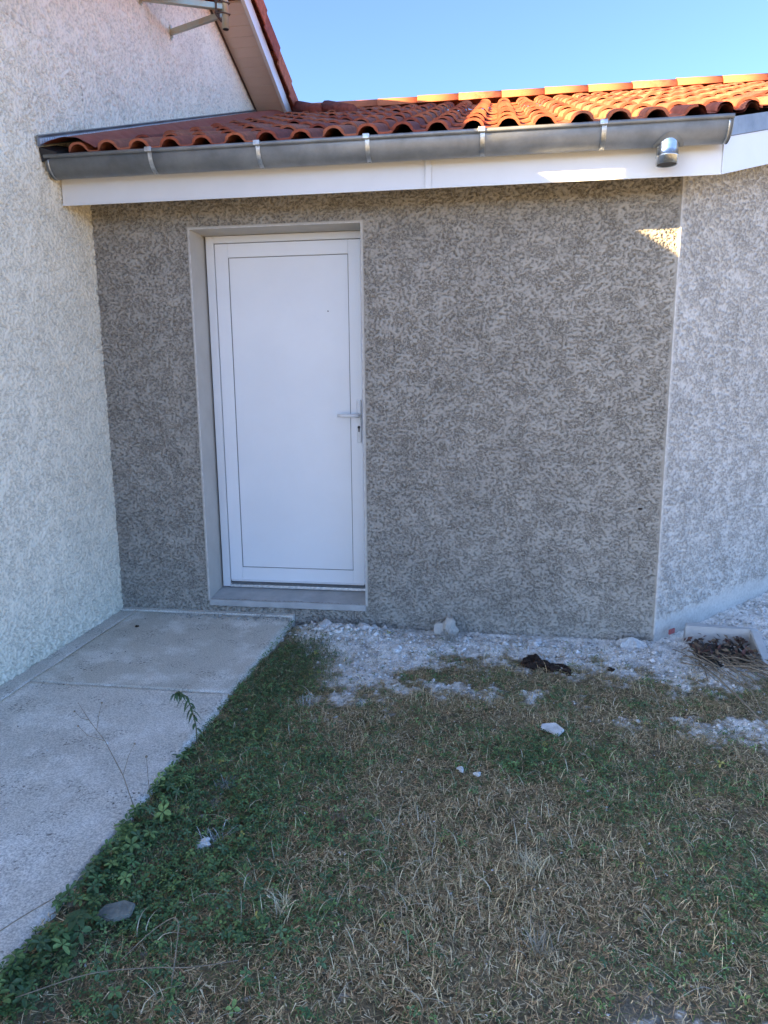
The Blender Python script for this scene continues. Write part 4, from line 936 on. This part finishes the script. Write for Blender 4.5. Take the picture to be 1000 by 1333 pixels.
# drooping green weed at slab edge
wd = empty('drooping_weed', (1.10, -1.50, 0)); tag(wd, 'drooping weed with narrow green leaves at the slab edge', 'weed')
stem_p = [Vector((1.125, -1.50, -.05)), Vector((1.120, -1.49, .05)), Vector((1.105, -1.485, .12)), Vector((1.085, -1.48, .165)), Vector((1.055, -1.475, .185)), Vector((1.03, -1.475, .175))]
bm = B(); tube(bm, stem_p, [.0028, .0026, .0022, .002, .0016, .001], 6); obj('stem', bm, M['stem'], wd, True)
def leafblade(bm, p, d, L_, w_, droop):
    d = Vector(d).normalized(); s = d.cross(Vector((0, 0, 1))).normalized(); prev = None
    for k in range(5):
        t_ = k/4; c = Vector(p)+d*L_*t_+Vector((0, 0, -droop*L_*t_*t_)); ww = w_*math.sin(math.pi*min(1, .12+t_*.88))+.0003
        r = [bm.verts.new(c-s*ww+Vector((0, 0, ww*.3))), bm.verts.new(c), bm.verts.new(c+s*ww+Vector((0, 0, ww*.3)))]
        if prev:
            for q in (0, 1): bm.faces.new((prev[q], prev[q+1], r[q+1], r[q]))
        prev = r
random.seed(5)
for k in range(34):
    t_ = .18+.82*k/33; f = t_*(len(stem_p)-1); i0 = min(int(f), len(stem_p)-2); p = stem_p[i0].lerp(stem_p[i0+1], f-i0)
    a = k*2.4; bm = B(); leafblade(bm, p, (math.cos(a), math.sin(a), random.uniform(-.5, .2)), random.uniform(.022, .038), random.uniform(.0045, .0065), random.uniform(.5, 1.3)); obj('leaf', bm, M['weed_leaf'], wd, True)
# thin dry stalk leaning over the slab
ds = empty('dry_stalk', (1.12, -1.98, 0)); tag(ds, 'thin branching dead stalk leaning out over the concrete path', 'stalk')
main = [(1.13, -1.99, -.05), (1.03, -1.90, .07), (.93, -1.83, .155), (.85, -1.79, .21), (.80, -1.77, .265)]
bm = B(); tube(bm, main, [.0019, .0017, .0014, .0011, .0008], 5); obj('stem', bm, M['twig'], ds, True)
for (a, b, c) in (((.93, -1.83, .155), (.86, -1.82, .165), (.825, -1.82, .20)), ((.85, -1.79, .21), (.82, -1.79, .215), (.79, -1.78, .235)), ((1.03, -1.90, .07), (1.04, -1.87, .13), (1.06, -1.86, .17)), ((.89, -1.81, .185), (.89, -1.79, .23), (.90, -1.78, .275))):
    bm = B(); tube(bm, [a, b, c], [.0011, .0009, .0007], 5); lump(bm, c, .004, 1, 3, 1, .2); obj('branch', bm, M['twig'], ds, True)
bm = B(); tube(bm, [(1.125, -1.90, -.05), (1.10, -1.86, .05), (1.095, -1.85, .115)], [.0014, .0012, .0009], 5); lump(bm, (1.095, -1.85, .118), .005, 1, 4, 1, .2); o = obj('short_stalk', bm, M['twig'], smooth=True); tag(o, 'short upright dry stalk with a seed head at the slab edge', 'stalk')
# rosette weed beside the slab
rw = empty('rosette_weed', (1.20, -2.47, -.05)); tag(rw, 'broad leaved green rosette weed close to the slab edge', 'weed')
for k in range(7):
    a = k*.9+.3; bm = B(); leafblade(bm, (1.20, -2.47, gzf(1.2, -2.47)+.055), (math.cos(a), math.sin(a), .12), .042, .011, .35); obj('leaf', bm, M['weed_leaf'], rw, True)
bm = B(); tube(bm, [(1.20, -2.47, -.06), (1.20, -2.47, gzf(1.2, -2.47)+.056)], .002, 5); obj('stem', bm, M['stem'], rw, True)
